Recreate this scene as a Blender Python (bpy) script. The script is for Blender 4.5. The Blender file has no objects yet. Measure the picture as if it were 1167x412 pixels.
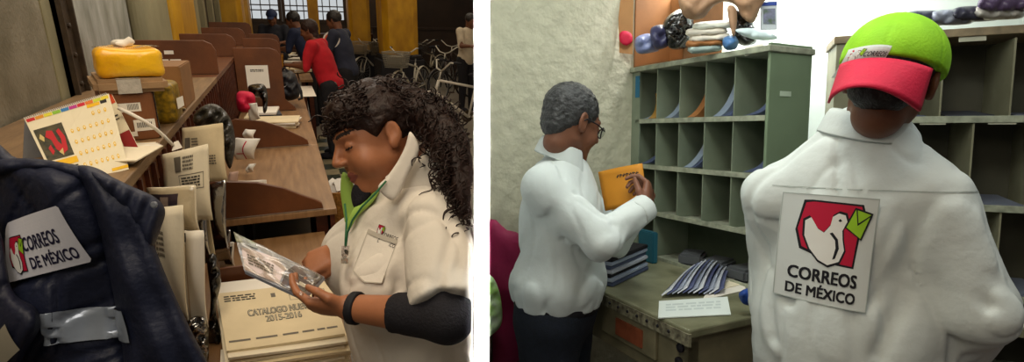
import bpy, bmesh, math, random
import numpy as np
from mathutils import Vector, Matrix
from mathutils.bvhtree import BVHTree
from mathutils import geometry as MG
random.seed(7)
RNG = np.random.RandomState(5)
SC = bpy.context.scene
COL = SC.collection
PI = math.pi

# ------------------------------------------------------------------ frames
# one camera looks into two rooms that share a partition wall; each room has its own level axes
FPX, CX, CY = 600.0, 583.0, 206.0
def unit(v):
    v = np.array(v, float); return v/np.linalg.norm(v)
def frame(down, depth):
    g = unit(down); d = np.array(depth, float); d = unit(d-g*d.dot(g)); z = -g
    return np.array([np.cross(d, z), d, z])
AL = frame((-50, 1894, 600), (-267, -196, 600))      # hall (left room) = world axes
AR = frame((0, 6428, 600), (-293, -56, 600))         # sorting office (right room)
HL, HR = 1.7, 1.5
def pick(px, py, A, H, dep=None, z=None, x=None, y=None):
    r = A@np.array([px-CX, py-CY, FPX]); c = np.array([0, 0, H])
    if dep is not None: t = dep/FPX
    elif z is not None: t = (z-H)/r[2]
    elif x is not None: t = x/r[0]
    else: t = y/r[1]
    return c+r*t
def L(px, py, dep=None, **k): return pick(px, py, AL, HL, dep, **k)
def R(px, py, dep=None, **k): return pick(px, py, AR, HR, dep, **k)
def dirL(x, y, z): return unit(AL@np.array([x, y, z], float))   # camera (right, down, away) -> room
def dirR(x, y, z): return unit(AR@np.array([x, y, z], float))
_m = AL@AR.T
MR = Matrix([[*_m[0], 0], [*_m[1], 0], [*_m[2], 0], [0, 0, 0, 1]])
_o = np.array([0, 0, HL])-_m@np.array([0, 0, HR])
MR = Matrix.Translation(Vector(_o))@MR

# ------------------------------------------------------------------ camera
cam = bpy.data.cameras.new('camera'); camo = bpy.data.objects.new('camera', cam); COL.objects.link(camo)
cam.sensor_fit = 'HORIZONTAL'; cam.sensor_width = 36; cam.lens = 36*FPX/1167.0
cam.shift_x = (583.5-CX)/1167.0; cam.shift_y = 0
cam.clip_start = 0.05; cam.clip_end = 200
camo.matrix_world = Matrix([[AL[0, 0], -AL[0, 1], -AL[0, 2], 0], [AL[1, 0], -AL[1, 1], -AL[1, 2], 0],
                            [AL[2, 0], -AL[2, 1], -AL[2, 2], HL], [0, 0, 0, 1]])
SC.camera = camo
SC.view_settings.view_transform = 'Standard'
try: SC.view_settings.look = 'None'
except Exception: pass
SC.view_settings.exposure = 0.0; SC.view_settings.gamma = 1.0; SC.view_settings.use_curve_mapping = False

# ------------------------------------------------------------------ world and lamps
W = bpy.data.worlds.new('world'); SC.world = W; W.use_nodes = True
W.node_tree.nodes['Background'].inputs[0].default_value = (0.9, 0.83, 0.72, 1)
W.node_tree.nodes['Background'].inputs[1].default_value = 0.10
def area(name, loc, target, sx, sy, power, col, room='L', spread=180):
    l = bpy.data.lights.new(name, 'AREA'); l.shape = 'RECTANGLE'; l.size = sx; l.size_y = sy
    l.energy = power; l.color = col; l.spread = math.radians(spread)
    o = bpy.data.objects.new(name, l); COL.objects.link(o)
    loc = Vector(loc); d = (Vector(target)-loc).normalized()
    m = Matrix.Translation(loc)@d.to_track_quat('-Z', 'Y').to_matrix().to_4x4()
    o.matrix_world = (MR@m) if room == 'R' else m
    return o
WARM = (1.0, .84, .62); COOL = (.93, 1.0, .95)
area('hall_fill_light', (-0.1, 1.0, 3.4), (0.1, 2.0, .9), 1.2, 1.2, 34, WARM)  # hall lamps are unseen area lights added for brightness, not actual fixtures
area('hall_fill_light', (-0.6, 0.0, 2.7), (0.1, 1.4, 1.0), .7, .7, 10, (1, .9, .76))
area('hall_fill_light', (-0.2, 5.0, 3.6), (-0.2, 5.0, 0), 1.4, 3.0, 45, WARM)
area('hall_fill_light', (2.5, 9.5, 4.5), (2.5, 9.5, 0), 4, 6, 120, WARM)  # added overhead lamp that lifts the bicycles out of the dark
area('hall_fill_light', (.2, 3.3, 3.0), (-.9, 3.7, 1.5), .8, .8, 13, (.95, .96, 1.0))  # added cool lamp aimed at the left wall to brighten its panel
area('hall_fill_light', (1.0, 14.5, 4.0), (0.5, 16, 1.5), 5, 1, 60, (1, .9, .7))
area('fluorescent_or_fill_light', (.95, 1.0, 2.6), (1.05, 1.3, 1.0), .25, 1.1, 13, COOL, 'R')
area('fluorescent_or_fill_light', (2.0, 1.75, 2.45), (2.25, 1.95, 2.0), .9, .12, 30, (1, 1, 1), 'R')  # unseen lamp added to overexpose the white wall behind the units
area('fluorescent_or_fill_light', (1.5, .2, 2.5), (1.35, .9, 1.2), .4, .4, 5, COOL, 'R')

# ------------------------------------------------------------------ materials
def lin(h):
    h = h.lstrip('#'); r = [int(h[i:i+2], 16)/255 for i in (0, 2, 4)]
    return tuple((c/12.92 if c <= .04045 else ((c+.055)/1.055)**2.4) for c in r)
MATS = {}
def mat(name, col, rough=.6, var=.12, scale=12, bump=0.0, bscale=None, metal=0, col2=None, stretch=(1, 1, 1), spec=.4, detail=4, sss=0, coat=0):
    if name in MATS: return MATS[name]
    m = bpy.data.materials.new(name); m.use_nodes = True; nt = m.node_tree; b = nt.nodes['Principled BSDF']
    c = lin(col); c2 = lin(col2) if col2 else tuple(x*(1-var) for x in c); ch = c if col2 else tuple(min(1, x*(1+var*.6)) for x in c)
    tc = nt.nodes.new('ShaderNodeTexCoord'); mp = nt.nodes.new('ShaderNodeMapping'); mp.inputs['Scale'].default_value = stretch
    nz = nt.nodes.new('ShaderNodeTexNoise'); nz.inputs['Scale'].default_value = scale; nz.inputs['Detail'].default_value = detail
    rp = nt.nodes.new('ShaderNodeValToRGB'); rp.color_ramp.elements[0].position = .32; rp.color_ramp.elements[1].position = .68
    rp.color_ramp.elements[0].color = (*c2, 1); rp.color_ramp.elements[1].color = (*ch, 1)
    nt.links.new(tc.outputs['Object'], mp.inputs[0]); nt.links.new(mp.outputs[0], nz.inputs['Vector'])
    nt.links.new(nz.outputs['Fac'], rp.inputs[0]); nt.links.new(rp.outputs[0], b.inputs['Base Color'])
    b.inputs['Roughness'].default_value = rough; b.inputs['Metallic'].default_value = metal
    b.inputs['Specular IOR Level'].default_value = spec
    if coat: b.inputs['Coat Weight'].default_value = coat
    if sss:
        b.inputs['Subsurface Weight'].default_value = sss; b.inputs['Subsurface Radius'].default_value = (.01, .004, .002)
    if bump:
        n2 = nt.nodes.new('ShaderNodeTexNoise'); n2.inputs['Scale'].default_value = bscale or scale*3; n2.inputs['Detail'].default_value = 5
        bp = nt.nodes.new('ShaderNodeBump'); bp.inputs['Strength'].default_value = min(1, bump); bp.inputs['Distance'].default_value = .01*max(1, bump)
        nt.links.new(mp.outputs[0], n2.inputs['Vector']); nt.links.new(n2.outputs['Fac'], bp.inputs['Height']); nt.links.new(bp.outputs[0], b.inputs['Normal'])
    MATS[name] = m; return m
def flat(col, rough=.7): return mat('paint_'+col.strip('#'), col, rough, .03)
def clear(name, tint='#ffffff', tr=.75, rough=.12):
    if name in MATS: return MATS[name]
    m = bpy.data.materials.new(name); m.use_nodes = True; nt = m.node_tree; nt.nodes.remove(nt.nodes['Principled BSDF'])
    out = nt.nodes['Material Output']; t = nt.nodes.new('ShaderNodeBsdfTransparent'); t.inputs[0].default_value = (*lin(tint), 1)
    g = nt.nodes.new('ShaderNodeBsdfGlossy'); g.inputs['Roughness'].default_value = rough; g.inputs[0].default_value = (.9, .9, .9, 1)
    mx = nt.nodes.new('ShaderNodeMixShader'); mx.inputs[0].default_value = 1-tr
    nz = nt.nodes.new('ShaderNodeTexNoise'); nz.inputs['Scale'].default_value = 25; bp = nt.nodes.new('ShaderNodeBump'); bp.inputs['Strength'].default_value = .5; bp.inputs['Distance'].default_value = .01
    tc = nt.nodes.new('ShaderNodeTexCoord'); nt.links.new(tc.outputs['Object'], nz.inputs['Vector'])
    nt.links.new(nz.outputs['Fac'], bp.inputs['Height']); nt.links.new(bp.outputs[0], g.inputs['Normal'])
    nt.links.new(t.outputs[0], mx.inputs[1]); nt.links.new(g.outputs[0], mx.inputs[2]); nt.links.new(mx.outputs[0], out.inputs[0])
    MATS[name] = m; return m
def glow(name, col, s):
    m = bpy.data.materials.new(name); m.use_nodes = True; b = m.node_tree.nodes['Principled BSDF']
    b.inputs['Base Color'].default_value = (0, 0, 0, 1); b.inputs['Emission Color'].default_value = (*lin(col), 1); b.inputs['Emission Strength'].default_value = s
    MATS[name] = m; return m

# ------------------------------------------------------------------ mesh builder
class MB:
    def __init__(s): s.v = []; s.f = []; s.mi = []; s.cur = 0
    def add(s, vs, fs, mi=None):
        o = len(s.v); s.v.extend([tuple(map(float, p)) for p in vs]); s.f.extend([tuple(i+o for i in f) for f in fs])
        s.mi.extend([s.cur if mi is None else mi]*len(fs)); return s
    def box(s, c, d, M=None, bev=0):
        x, y, z = d[0]/2, d[1]/2, d[2]/2
        if bev:
            bm = bmesh.new(); bmesh.ops.create_cube(bm, size=1); bmesh.ops.scale(bm, vec=(2*x, 2*y, 2*z), verts=bm.verts)
            bmesh.ops.bevel(bm, geom=list(bm.edges), offset=bev, segments=2, affect='EDGES'); bm.verts.index_update()
            vs = [np.array(v.co) for v in bm.verts]; fs = [[v.index for v in f.verts] for f in bm.faces]; bm.free()
        else:
            vs = [np.array((a*x, b*y, e*z)) for a in (-1, 1) for b in (-1, 1) for e in (-1, 1)]
            fs = [(0, 1, 3, 2), (4, 6, 7, 5), (0, 4, 5, 1), (2, 3, 7, 6), (0, 2, 6, 4), (1, 5, 7, 3)]
        if M is not None: vs = [np.array(M)@v for v in vs]
        return s.add([v+np.array(c, float) for v in vs], fs)
    def bb(s, lo, hi, bev=0):
        lo = np.array(lo, float); hi = np.array(hi, float); return s.box((lo+hi)/2, hi-lo, bev=bev)
    def tube(s, pts, r, n=8, closed=False, cap=True):
        pts = [np.array(p, float) for p in pts]; k = len(pts); rs = r if hasattr(r, '__len__') else [r]*k
        vs = []; up = None
        for i, p in enumerate(pts):
            t = unit((pts[(i+1) % k] if (closed or i < k-1) else p)-(pts[i-1] if (closed or i > 0) else p)+1e-9)
            if up is None: up = np.array((0, 0, 1.)) if abs(t[2]) < .9 else np.array((1., 0, 0))
            u = unit(np.cross(t, up)); w = np.cross(u, t); up = w
            for j in range(n):
                a = 2*PI*j/n; vs.append(p+rs[i]*(math.cos(a)*u+math.sin(a)*w))
        fs = []
        for i in range(k if closed else k-1):
            for j in range(n):
                a = i*n+j; b = i*n+(j+1) % n; c = ((i+1) % k)*n+(j+1) % n; d = ((i+1) % k)*n+j; fs.append((a, b, c, d))
        if cap and not closed: fs += [tuple(range(n))[::-1], tuple((k-1)*n+j for j in range(n))]
        return s.add(vs, fs)
    def lathe(s, prof, c=(0, 0, 0), axis=(0, 0, 1), n=24):
        ax = unit(axis); u = unit(np.cross(ax, (1, 0, 0) if abs(ax[0]) < .9 else (0, 1, 0))); w = np.cross(ax, u); vs = []; c = np.array(c, float)
        for r, h in prof:
            for j in range(n):
                a = 2*PI*j/n; vs.append(c+ax*h+r*(math.cos(a)*u+math.sin(a)*w))
        fs = [(i*n+j, i*n+(j+1) % n, (i+1)*n+(j+1) % n, (i+1)*n+j) for i in range(len(prof)-1) for j in range(n)]
        fs += [tuple(range(n))[::-1], tuple((len(prof)-1)*n+j for j in range(n))]
        return s.add(vs, fs)
    def torus(s, c, axis, Rr, r, n=32, m=6):
        ax = unit(axis); u = unit(np.cross(ax, (1, 0, 0) if abs(ax[0]) < .9 else (0, 1, 0))); w = np.cross(ax, u)
        return s.tube([np.array(c)+Rr*(math.cos(2*PI*i/n)*u+math.sin(2*PI*i/n)*w) for i in range(n)], r, m, closed=True)
    def prism(s, poly, a, b, f3):
        """poly of 2-D points, extruded between a and b; f3(x, y, t) -> point"""
        n = len(poly); vs = [f3(x, y, a) for x, y in poly]+[f3(x, y, b) for x, y in poly]
        return s.add(vs, [tuple(range(n))[::-1], tuple(range(n, 2*n))]+[(i, (i+1) % n, n+(i+1) % n, n+i) for i in range(n)])

THINGS = []
def link(o): COL.objects.link(o); return o
def absloc(o):
    v = np.zeros(3)
    while o is not None: v = v+np.array(o.location); o = o.parent
    return v
def ob(name, mb, mats, parent=None, smooth=False, loc=None, local=False, bev=0):
    """link one mesh; vertices are in room coordinates unless local=True"""
    v = np.array(mb.v, float)
    me = bpy.data.meshes.new(name); o = bpy.data.objects.new(name, me)
    if parent is not None:
        base = absloc(parent) if not local else np.zeros(3)
    elif local: base = np.zeros(3); o.location = loc if loc is not None else (0, 0, 0)
    else:
        base = np.array(loc) if loc is not None else np.array([v[:, 0].mean(), v[:, 1].mean(), v[:, 2].min()])
        o.location = base
    me.from_pydata((v-base).tolist(), [], mb.f)
    if not isinstance(mats, (list, tuple)): mats = [mats]
    for m in mats: me.materials.append(m)
    if len(mats) > 1: me.polygons.foreach_set('material_index', mb.mi)
    if smooth: me.polygons.foreach_set('use_smooth', [True]*len(me.polygons))
    me.update(); link(o)
    if parent is not None: o.parent = parent
    if bev:
        b = o.modifiers.new('bevel', 'BEVEL'); b.width = bev; b.segments = 2; b.limit_method = 'ANGLE'
    return o
def tag(o, label, cat, group=None, room='L', kind=None):
    if label: o['label'] = label
    if cat: o['category'] = cat
    if group: o['group'] = group
    if kind: o['kind'] = kind
    THINGS.append((o, room)); return o
def struct(o, room='L'): o['kind'] = 'structure'; THINGS.append((o, room)); return o
def thing(name, label, cat, loc=(0, 0, 0), group=None, room='L', rot=None):
    o = link(bpy.data.objects.new(name, None)); o.empty_display_size = .05; o.location = Vector([float(a) for a in loc])
    if rot is not None: o.rotation_euler = rot
    return tag(o, label, cat, group, room)
def kids(o): return [c for c in bpy.data.objects if c.parent == o]
def copy_tree(o, parent=None):
    c = o.copy(); COL.objects.link(c); c.parent = parent
    for ch in kids(o): copy_tree(ch, c)
    return c
def dup(o, label, loc, rotz=None, group=None, room='L'):
    c = copy_tree(o); c.location = Vector([float(a) for a in loc])
    if rotz is not None: c.rotation_euler = (0, 0, rotz)
    c['label'] = label
    if group: c['group'] = group
    THINGS.append((c, room)); return c

# ------------------------------------------------------------------ signed-distance surfaces (bodies, cloth, hair)
def cap(P, a, b, ra, rb):
    a = np.array(a, float); b = np.array(b, float); ab = b-a; q = P-a
    t = np.clip((q@ab)/(ab@ab+1e-12), 0, 1)
    return np.linalg.norm(q-t[:, None]*ab, axis=1)-(ra+(rb-ra)*t)
def ell(P, c, r, M=None):
    q = P-np.array(c, float)
    if M is not None: q = q@np.array(M).T
    r = np.array(r, float); k0 = np.linalg.norm(q/r, axis=1); k1 = np.linalg.norm(q/(r*r), axis=1)+1e-9
    return k0*(k0-1)/k1
def smin(a, b, k):
    h = np.clip(.5+.5*(b-a)/k, 0, 1); return b*(1-h)+a*h-k*h*(1-h)
def smax(a, b, k): return -smin(-a, -b, k)
def chain(P, pts, rs):
    d = None
    for i in range(len(pts)-1):
        e = cap(P, pts[i], pts[i+1], rs[i], rs[i+1]); d = e if d is None else np.minimum(d, e)
    return d
def wob(P, f, s=0.):
    """smooth pseudo-random field in about -1..1"""
    x, y, z = P[:, 0]*f, P[:, 1]*f, P[:, 2]*f
    return (np.sin(x*1.3+2.1*np.sin(y*.9+s)+s)+np.sin(y*1.7+1.7*np.sin(z*1.1+s*2)+1.3*s)+np.sin(z*1.5+1.9*np.sin(x*.8+s*3)+2.2*s))/3
def cloth(P, s=0., a=.007, zs=.55):
    Q = P*np.array([1, 1, zs]); w1 = wob(Q, 12, s); w2 = wob(Q[:, [1, 2, 0]], 25, s+3)
    return a*(1.3*np.exp(-(w1/.11)**2)+.7*np.exp(-(w2/.14)**2)+.3*w1+.25*w2)
def crease(P, a, b, r, h):
    return h*np.exp(-(np.maximum(cap(P, a, b, 0, 0), 0)/r)**2)
def sdf_mesh(fn, lo, hi, res, coarse=4):
    lo = np.array(lo, float); hi = np.array(hi, float)
    nc = np.ceil((hi-lo)/(res*coarse)).astype(int)+1
    n = nc*coarse
    def pts(idx): return lo+idx*res
    gc = np.stack(np.meshgrid(*[np.arange(k)*coarse+(coarse-1)/2 for k in nc], indexing='ij'), -1).reshape(-1, 3)
    dc = np.concatenate([fn(pts(c)) for c in np.array_split(gc, max(1, len(gc)//200000))]).astype(np.float32).reshape(nc)
    D = dc.repeat(coarse, 0).repeat(coarse, 1).repeat(coarse, 2)
    idx = np.argwhere(np.abs(D) < res*coarse*1.6+.004)
    vals = np.concatenate([fn(pts(c)) for c in np.array_split(idx, max(1, len(idx)//200000))]).astype(np.float32)
    D[idx[:, 0], idx[:, 1], idx[:, 2]] = vals
    D[0] = D[-1] = 1; D[:, 0] = D[:, -1] = 1; D[:, :, 0] = D[:, :, -1] = 1
    S = D < 0
    sl = lambda o: tuple(slice(o[i], n[i]-1+o[i]) for i in range(3))
    cor = [(a, b, c) for a in (0, 1) for b in (0, 1) for c in (0, 1)]
    cnt = sum(S[sl(c)].astype(np.int8) for c in cor)
    act = np.argwhere((cnt > 0) & (cnt < 8))
    num = np.zeros((len(act), 3)); w = np.zeros(len(act))
    for a in cor:
        for ax in range(3):
            if a[ax]: continue
            b = list(a); b[ax] = 1; A = act+a; B = act+b
            da = D[A[:, 0], A[:, 1], A[:, 2]]; db = D[B[:, 0], B[:, 1], B[:, 2]]
            m = (da < 0) != (db < 0); t = np.where(m, da/np.where(m, da-db, 1), 0)
            p = A+(np.array(b)-np.array(a))*t[:, None]; num += p*m[:, None]; w += m
    V = lo+(num/w[:, None])*res
    ID = -np.ones(n-1, int); ID[act[:, 0], act[:, 1], act[:, 2]] = np.arange(len(act))
    F = []
    for ax in range(3):
        e = [0, 0, 0]; e[ax] = 1; u, v = (ax+1) % 3, (ax+2) % 3
        s0 = S[tuple(slice(1, n[i]-1) for i in range(3))]
        s1 = S[tuple(slice(1+e[i], n[i]-1+e[i]) for i in range(3))]
        ed = np.argwhere(s0 != s1)+1
        keep = ed[:, ax] < n[ax]-2; ed = ed[keep]
        fl = S[ed[:, 0], ed[:, 1], ed[:, 2]]
        q = []
        for du, dv in ((0, 0), (-1, 0), (-1, -1), (0, -1)):
            c = ed.copy(); c[:, u] += du; c[:, v] += dv; q.append(ID[c[:, 0], c[:, 1], c[:, 2]])
        q = np.stack(q, 1); q = np.where(fl[:, None], q, q[:, ::-1]); F.append(q[(q >= 0).all(1)])
    F = np.concatenate(F)
    mb = MB(); mb.v = V.tolist(); mb.f = F.tolist(); mb.mi = [0]*len(F); mb.V = V; mb.F = F
    return mb
def paint(mb, fn):
    """per-face material slots from fn(face centres) -> int array"""
    c = mb.V[mb.F].mean(1); mb.mi = fn(c).astype(int).tolist(); return mb

# ------------------------------------------------------------------ sheets, decals and lettering
class Sheet:
    """four corners (u=0..1 left-right, v=0..1 bottom-top) with a sag"""
    def __init__(s, c00, c10, c11, c01, sag=None):
        s.c = [np.array(p, float) for p in (c00, c10, c11, c01)]; s.sag = sag
        s.n = unit(np.cross(s.c[1]-s.c[0], s.c[3]-s.c[0]))
    def pt(s, u, v, off=0):
        a, b, c, d = s.c
        p = a*(1-u)*(1-v)+b*u*(1-v)+c*u*v+d*(1-u)*v
        return p+s.n*(off+(s.sag(u, v) if s.sag else 0))
    def mesh(s, th=.002, nx=10, ny=12, mb=None):
        mb = mb or MB(); vs = []
        for o in (th/2, -th/2):
            for j in range(ny+1):
                for i in range(nx+1): vs.append(s.pt(i/nx, j/ny, o))
        K = (nx+1)*(ny+1); fs = []
        for j in range(ny):
            for i in range(nx):
                a = j*(nx+1)+i; q = (a, a+1, a+nx+2, a+nx+1); fs.append(q); fs.append(tuple(K+t for t in q[::-1]))
        bd = [i for i in range(nx+1)]+[j*(nx+1)+nx for j in range(1, ny+1)]+[ny*(nx+1)+i for i in range(nx-1, -1, -1)]+[j*(nx+1) for j in range(ny-1, 0, -1)]
        for i in range(len(bd)):
            a, b = bd[i], bd[(i+1) % len(bd)]; fs.append((b, a, K+a, K+b))
        return mb.add(vs, fs)
class Drape:
    """maps patch coordinates onto a finished surface by casting rays along -n"""
    def __init__(s, c00, c10, c01, mbs, n=None, fit=True, pc=97):
        s.o = np.array(c00, float); s.u = np.array(c10, float)-s.o; s.v = np.array(c01, float)-s.o
        s.n = unit(np.cross(s.u, s.v)) if n is None else unit(n)
        vs = []; fs = []
        for m in mbs:
            o = len(vs); vs += m.v; fs += [tuple(i+o for i in f) for f in m.f]
        s.b = BVHTree.FromPolygons([Vector(v) for v in vs], fs)
        # stiff patch: a smooth curved sheet through the cloth below it
        A = []; H = []
        for a in np.linspace(0, 1, 15):
            for b in np.linspace(0, 1, 15):
                h = s.hit(a, b)
                if h is not None: A.append(s.basis(a, b)); H.append(h)
        A = np.array(A); H = np.array(H); ok = H > np.median(H)-.05; A = A[ok]; H = H[ok]; s.k = np.linalg.lstsq(A, H, rcond=None)[0]; r = H-A@s.k
        s.lift = float(np.clip(np.percentile(r, pc), 0, .012)) if fit else 0; s.fit = fit
    def basis(s, u, v): return [1, u, v, u*u, u*v, v*v]
    def hit(s, u, v):
        p = s.o+s.u*u+s.v*v; st = p+s.n*.45
        h = s.b.ray_cast(Vector(st), Vector(-s.n), 1.0)
        return None if h[0] is None else float((np.array(h[0])-p)@s.n)
    def pt(s, u, v, off=0):
        h = None if s.fit else s.hit(u, v)
        if h is None: h = float(np.array(s.basis(u, v))@s.k)
        return s.o+s.u*u+s.v*v+s.n*(h+s.lift+off)
def fill(poly, S, off, mb=None, step=.06, mi=None):
    """drape a filled 2-D polygon"""
    mb = mb or MB(); P = [Vector(p) for p in poly]; xs = [p[0] for p in poly]; ys = [p[1] for p in poly]
    dens = []
    for i in range(len(P)):
        a, b = P[i], P[(i+1) % len(P)]; k = max(1, int((b-a).length/step)); dens += [a+(b-a)*j/k for j in range(k)]
    inner = []; x = min(xs)+step/2
    def inside(x, y):
        c = False
        for i in range(len(poly)):
            x1, y1 = poly[i]; x2, y2 = poly[i-1]
            if (y1 > y) != (y2 > y) and x < (x2-x1)*(y-y1)/(y2-y1)+x1: c = not c
        return c
    while x < max(xs):
        y = min(ys)+step/2
        while y < max(ys):
            if inside(x, y): inner.append(Vector((x, y)))
            y += step
        x += step
    al = dens+inner
    r = MG.delaunay_2d_cdt(al, [(i, (i+1) % len(dens)) for i in range(len(dens))], [], 1, 1e-6)
    return mb.add([S.pt(v[0], v[1], off) for v in r[0]], [tuple(f) for f in r[2]], mi)
_tc = {}
def text2d(s, bold=0.0, sx=1.0):
    k = (s, bold)
    if k not in _tc:
        cu = bpy.data.curves.new('t', 'FONT'); cu.body = s; cu.size = 1; cu.offset = bold; cu.resolution_u = 3; cu.fill_mode = 'FRONT'
        o = bpy.data.objects.new('t', cu); COL.objects.link(o); bpy.context.view_layer.update()
        me = bpy.data.meshes.new_from_object(o.evaluated_get(bpy.context.evaluated_depsgraph_get()))
        v = np.array([p.co[:2] for p in me.vertices]); f = [tuple(p.vertices) for p in me.polygons]
        bpy.data.objects.remove(o); bpy.data.meshes.remove(me); _tc[k] = (v, f)
    return _tc[k]
def text(s, box, S, off, mb=None, bold=0.02, mi=None):
    """lettering stretched to fill box (u0, v0, u1, v1)"""
    mb = mb or MB()
    if bold > 0:
        du = bold*(box[2]-box[0])/len(s)*.9; dv = bold*(box[3]-box[1])*.5
        for a, b in ((-du, -dv), (du, dv), (-du, dv), (du, -dv)): text(s, (box[0]+a, box[1]+b, box[2]+a, box[3]+b), S, off, mb, 0, mi)
        return mb
    v, f = text2d(s, bold); lo = v.min(0); hi = v.max(0); q = (v-lo)/(hi-lo)
    u0, v0, u1, v1 = box
    return mb.add([S.pt(u0+(u1-u0)*a, v0+(v1-v0)*b, off) for a, b in q], f, mi)
def rect(u0, v0, u1, v1): return [(u0, v0), (u1, v0), (u1, v1), (u0, v1)]
def rrect(u0, v0, u1, v1, r, ry=None):
    ry = ry or r; o = []
    for cx, cy, a0 in ((u1-r, v0+ry, -90), (u1-r, v1-ry, 0), (u0+r, v1-ry, 90), (u0+r, v0+ry, 180)):
        for k in range(5):
            a = math.radians(a0+k*22.5); o.append((cx+r*math.cos(a), cy+ry*math.sin(a)))
    return o
def emblem(S, box, off, step, mats_i=(0, 1, 2, 3)):
    """red rounded square, white dove in black outline, green letter in its beak"""
    u0, v0, u1, v1 = box; T = lambda pl: [(u0+(u1-u0)*a, v0+(v1-v0)*b) for a, b in pl]; mb = MB(); red, blk, wht, grn = mats_i
    fill(T([(.02, .50), (.10, .99), (.22, 1.0), (.96, .98), (.99, .9), (.92, .0), (.60, .02), (.4, .1), (.1, .2)]), S, off, mb, step, blk)
    fill(T([(.05, .52), (.13, .95), (.24, .97), (.93, .95), (.95, .9), (.89, .03), (.62, .05), (.42, .13), (.13, .24)]), S, off*1.3, mb, step, red)
    dove = [(.14, .66), (.22, .72), (.33, .55), (.42, .50), (.50, .62), (.52, .76), (.60, .82), (.70, .80), (.74, .70), (.68, .56), (.70, .42),
            (.74, .26), (.68, .08), (.52, .0), (.38, .06), (.24, .22), (.15, .42)]
    cx, cy = .45, .4
    fill(T([(cx+(a-cx)*1.1, cy+(b-cy)*1.09) for a, b in dove]), S, off*1.6, mb, step, blk)
    fill(T(dove), S, off*1.9, mb, step, wht)
    fill(T([(.58, .10), (.62, .12), (.66, .28), (.63, .42), (.54, .52), (.50, .50), (.59, .40), (.61, .28)]), S, off*2.2, mb, step, blk)
    fill(T([(.60, .71), (.63, .74), (.66, .71), (.63, .69)]), S, off*2.2, mb, step, blk)
    fill(T([(.70, .62), (.83, .93), (1.12, .86), (.98, .44)]), S, off*2.2, mb, step, blk)
    fill(T([(.73, .62), (.84, .90), (1.08, .84), (.96, .47)]), S, off*2.5, mb, step, grn)
    fill(T([(.84, .90), (.86, .90), (.90, .70), (1.08, .84), (1.07, .81), (.89, .66)]), S, off*2.8, mb, step, blk)
    return mb
RED = flat('#c01038'); BLK = flat('#15131a'); WHT = flat('#e8e6e0'); GRN = flat('#9ac828')
EMB = [RED, BLK, WHT, GRN]

def pillow(outline, D, thick, R_, pf, g=6, fold=None, mb=None, back=1.0):
    """puffed solid whose outline is given as seen from the camera; D(px,py) depth in metres"""
    mb = mb or MB(); P = []
    n = len(outline)
    for i in range(n):      # rounded outline (Catmull-Rom)
        p0, p1, p2, p3 = [np.array(outline[(i+k) % n], float) for k in (-1, 0, 1, 2)]
        k = max(2, int(np.linalg.norm(p2-p1)/g))
        for j in range(k):
            t = j/k; P.append(.5*((2*p1)+(-p0+p2)*t+(2*p0-5*p1+4*p2-p3)*t*t+(-p0+3*p1-3*p2+p3)*t**3))
    P = np.array(P); poly = [tuple(p) for p in P]; lo = P.min(0); hi = P.max(0)
    xs, ys = np.meshgrid(np.arange(lo[0]+g/2, hi[0], g), np.arange(lo[1]+g/2, hi[1], g)); Q = np.stack([xs.ravel(), ys.ravel()], 1)
    ins = np.zeros(len(Q), bool)
    for i in range(len(P)):
        a = P[i]; b = P[i-1]
        if a[1] == b[1]: continue
        m = ((a[1] > Q[:, 1]) != (b[1] > Q[:, 1])) & (Q[:, 0] < (b[0]-a[0])*(Q[:, 1]-a[1])/(b[1]-a[1])+a[0]); ins ^= m
    Q = Q[ins]
    def edge(q):
        d = np.full(len(q), 1e9)
        for i in range(len(P)):
            a = P[i-1]; ab = P[i]-a; t = np.clip(((q-a)@ab)/(ab@ab+1e-9), 0, 1); d = np.minimum(d, np.linalg.norm(q-a-t[:, None]*ab, axis=1))
        return d
    Q = Q[edge(Q) > g*.45]
    pts = [Vector(p) for p in poly]+[Vector(q) for q in Q]
    r = MG.delaunay_2d_cdt(pts, [(i, (i+1) % len(poly)) for i in range(len(poly))], [], 1, 1e-5)
    vv = np.array([tuple(v) for v in r[0]]); e = edge(vv); e[e < 1e-3] = 0
    h = thick*np.sqrt(np.clip(1-(1-np.clip(e/R_, 0, 1))**2, 0, 1)); w = np.clip(e/R_*1.5, 0, 1)
    fr = []; bk = []
    for (x, y), hh, ww in zip(vv, h, w):
        d = D(x, y); fo = fold(x, y)*ww if fold else 0
        fr.append(pf(x, y, d-hh-fo)); bk.append(pf(x, y, d+hh*back+1e-4))
    N = len(vv); fs = [tuple(f) for f in r[2]]+[tuple(N+i for i in f[::-1]) for f in r[2]]
    bd = {}
    for f in r[2]:
        for i in range(3): bd[(f[i], f[(i+1) % 3])] = 1
    for (a, b) in list(bd):
        if (b, a) not in bd: fs.append((b, a, N+a, N+b))
    return mb.add(fr+bk, fs)

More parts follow.
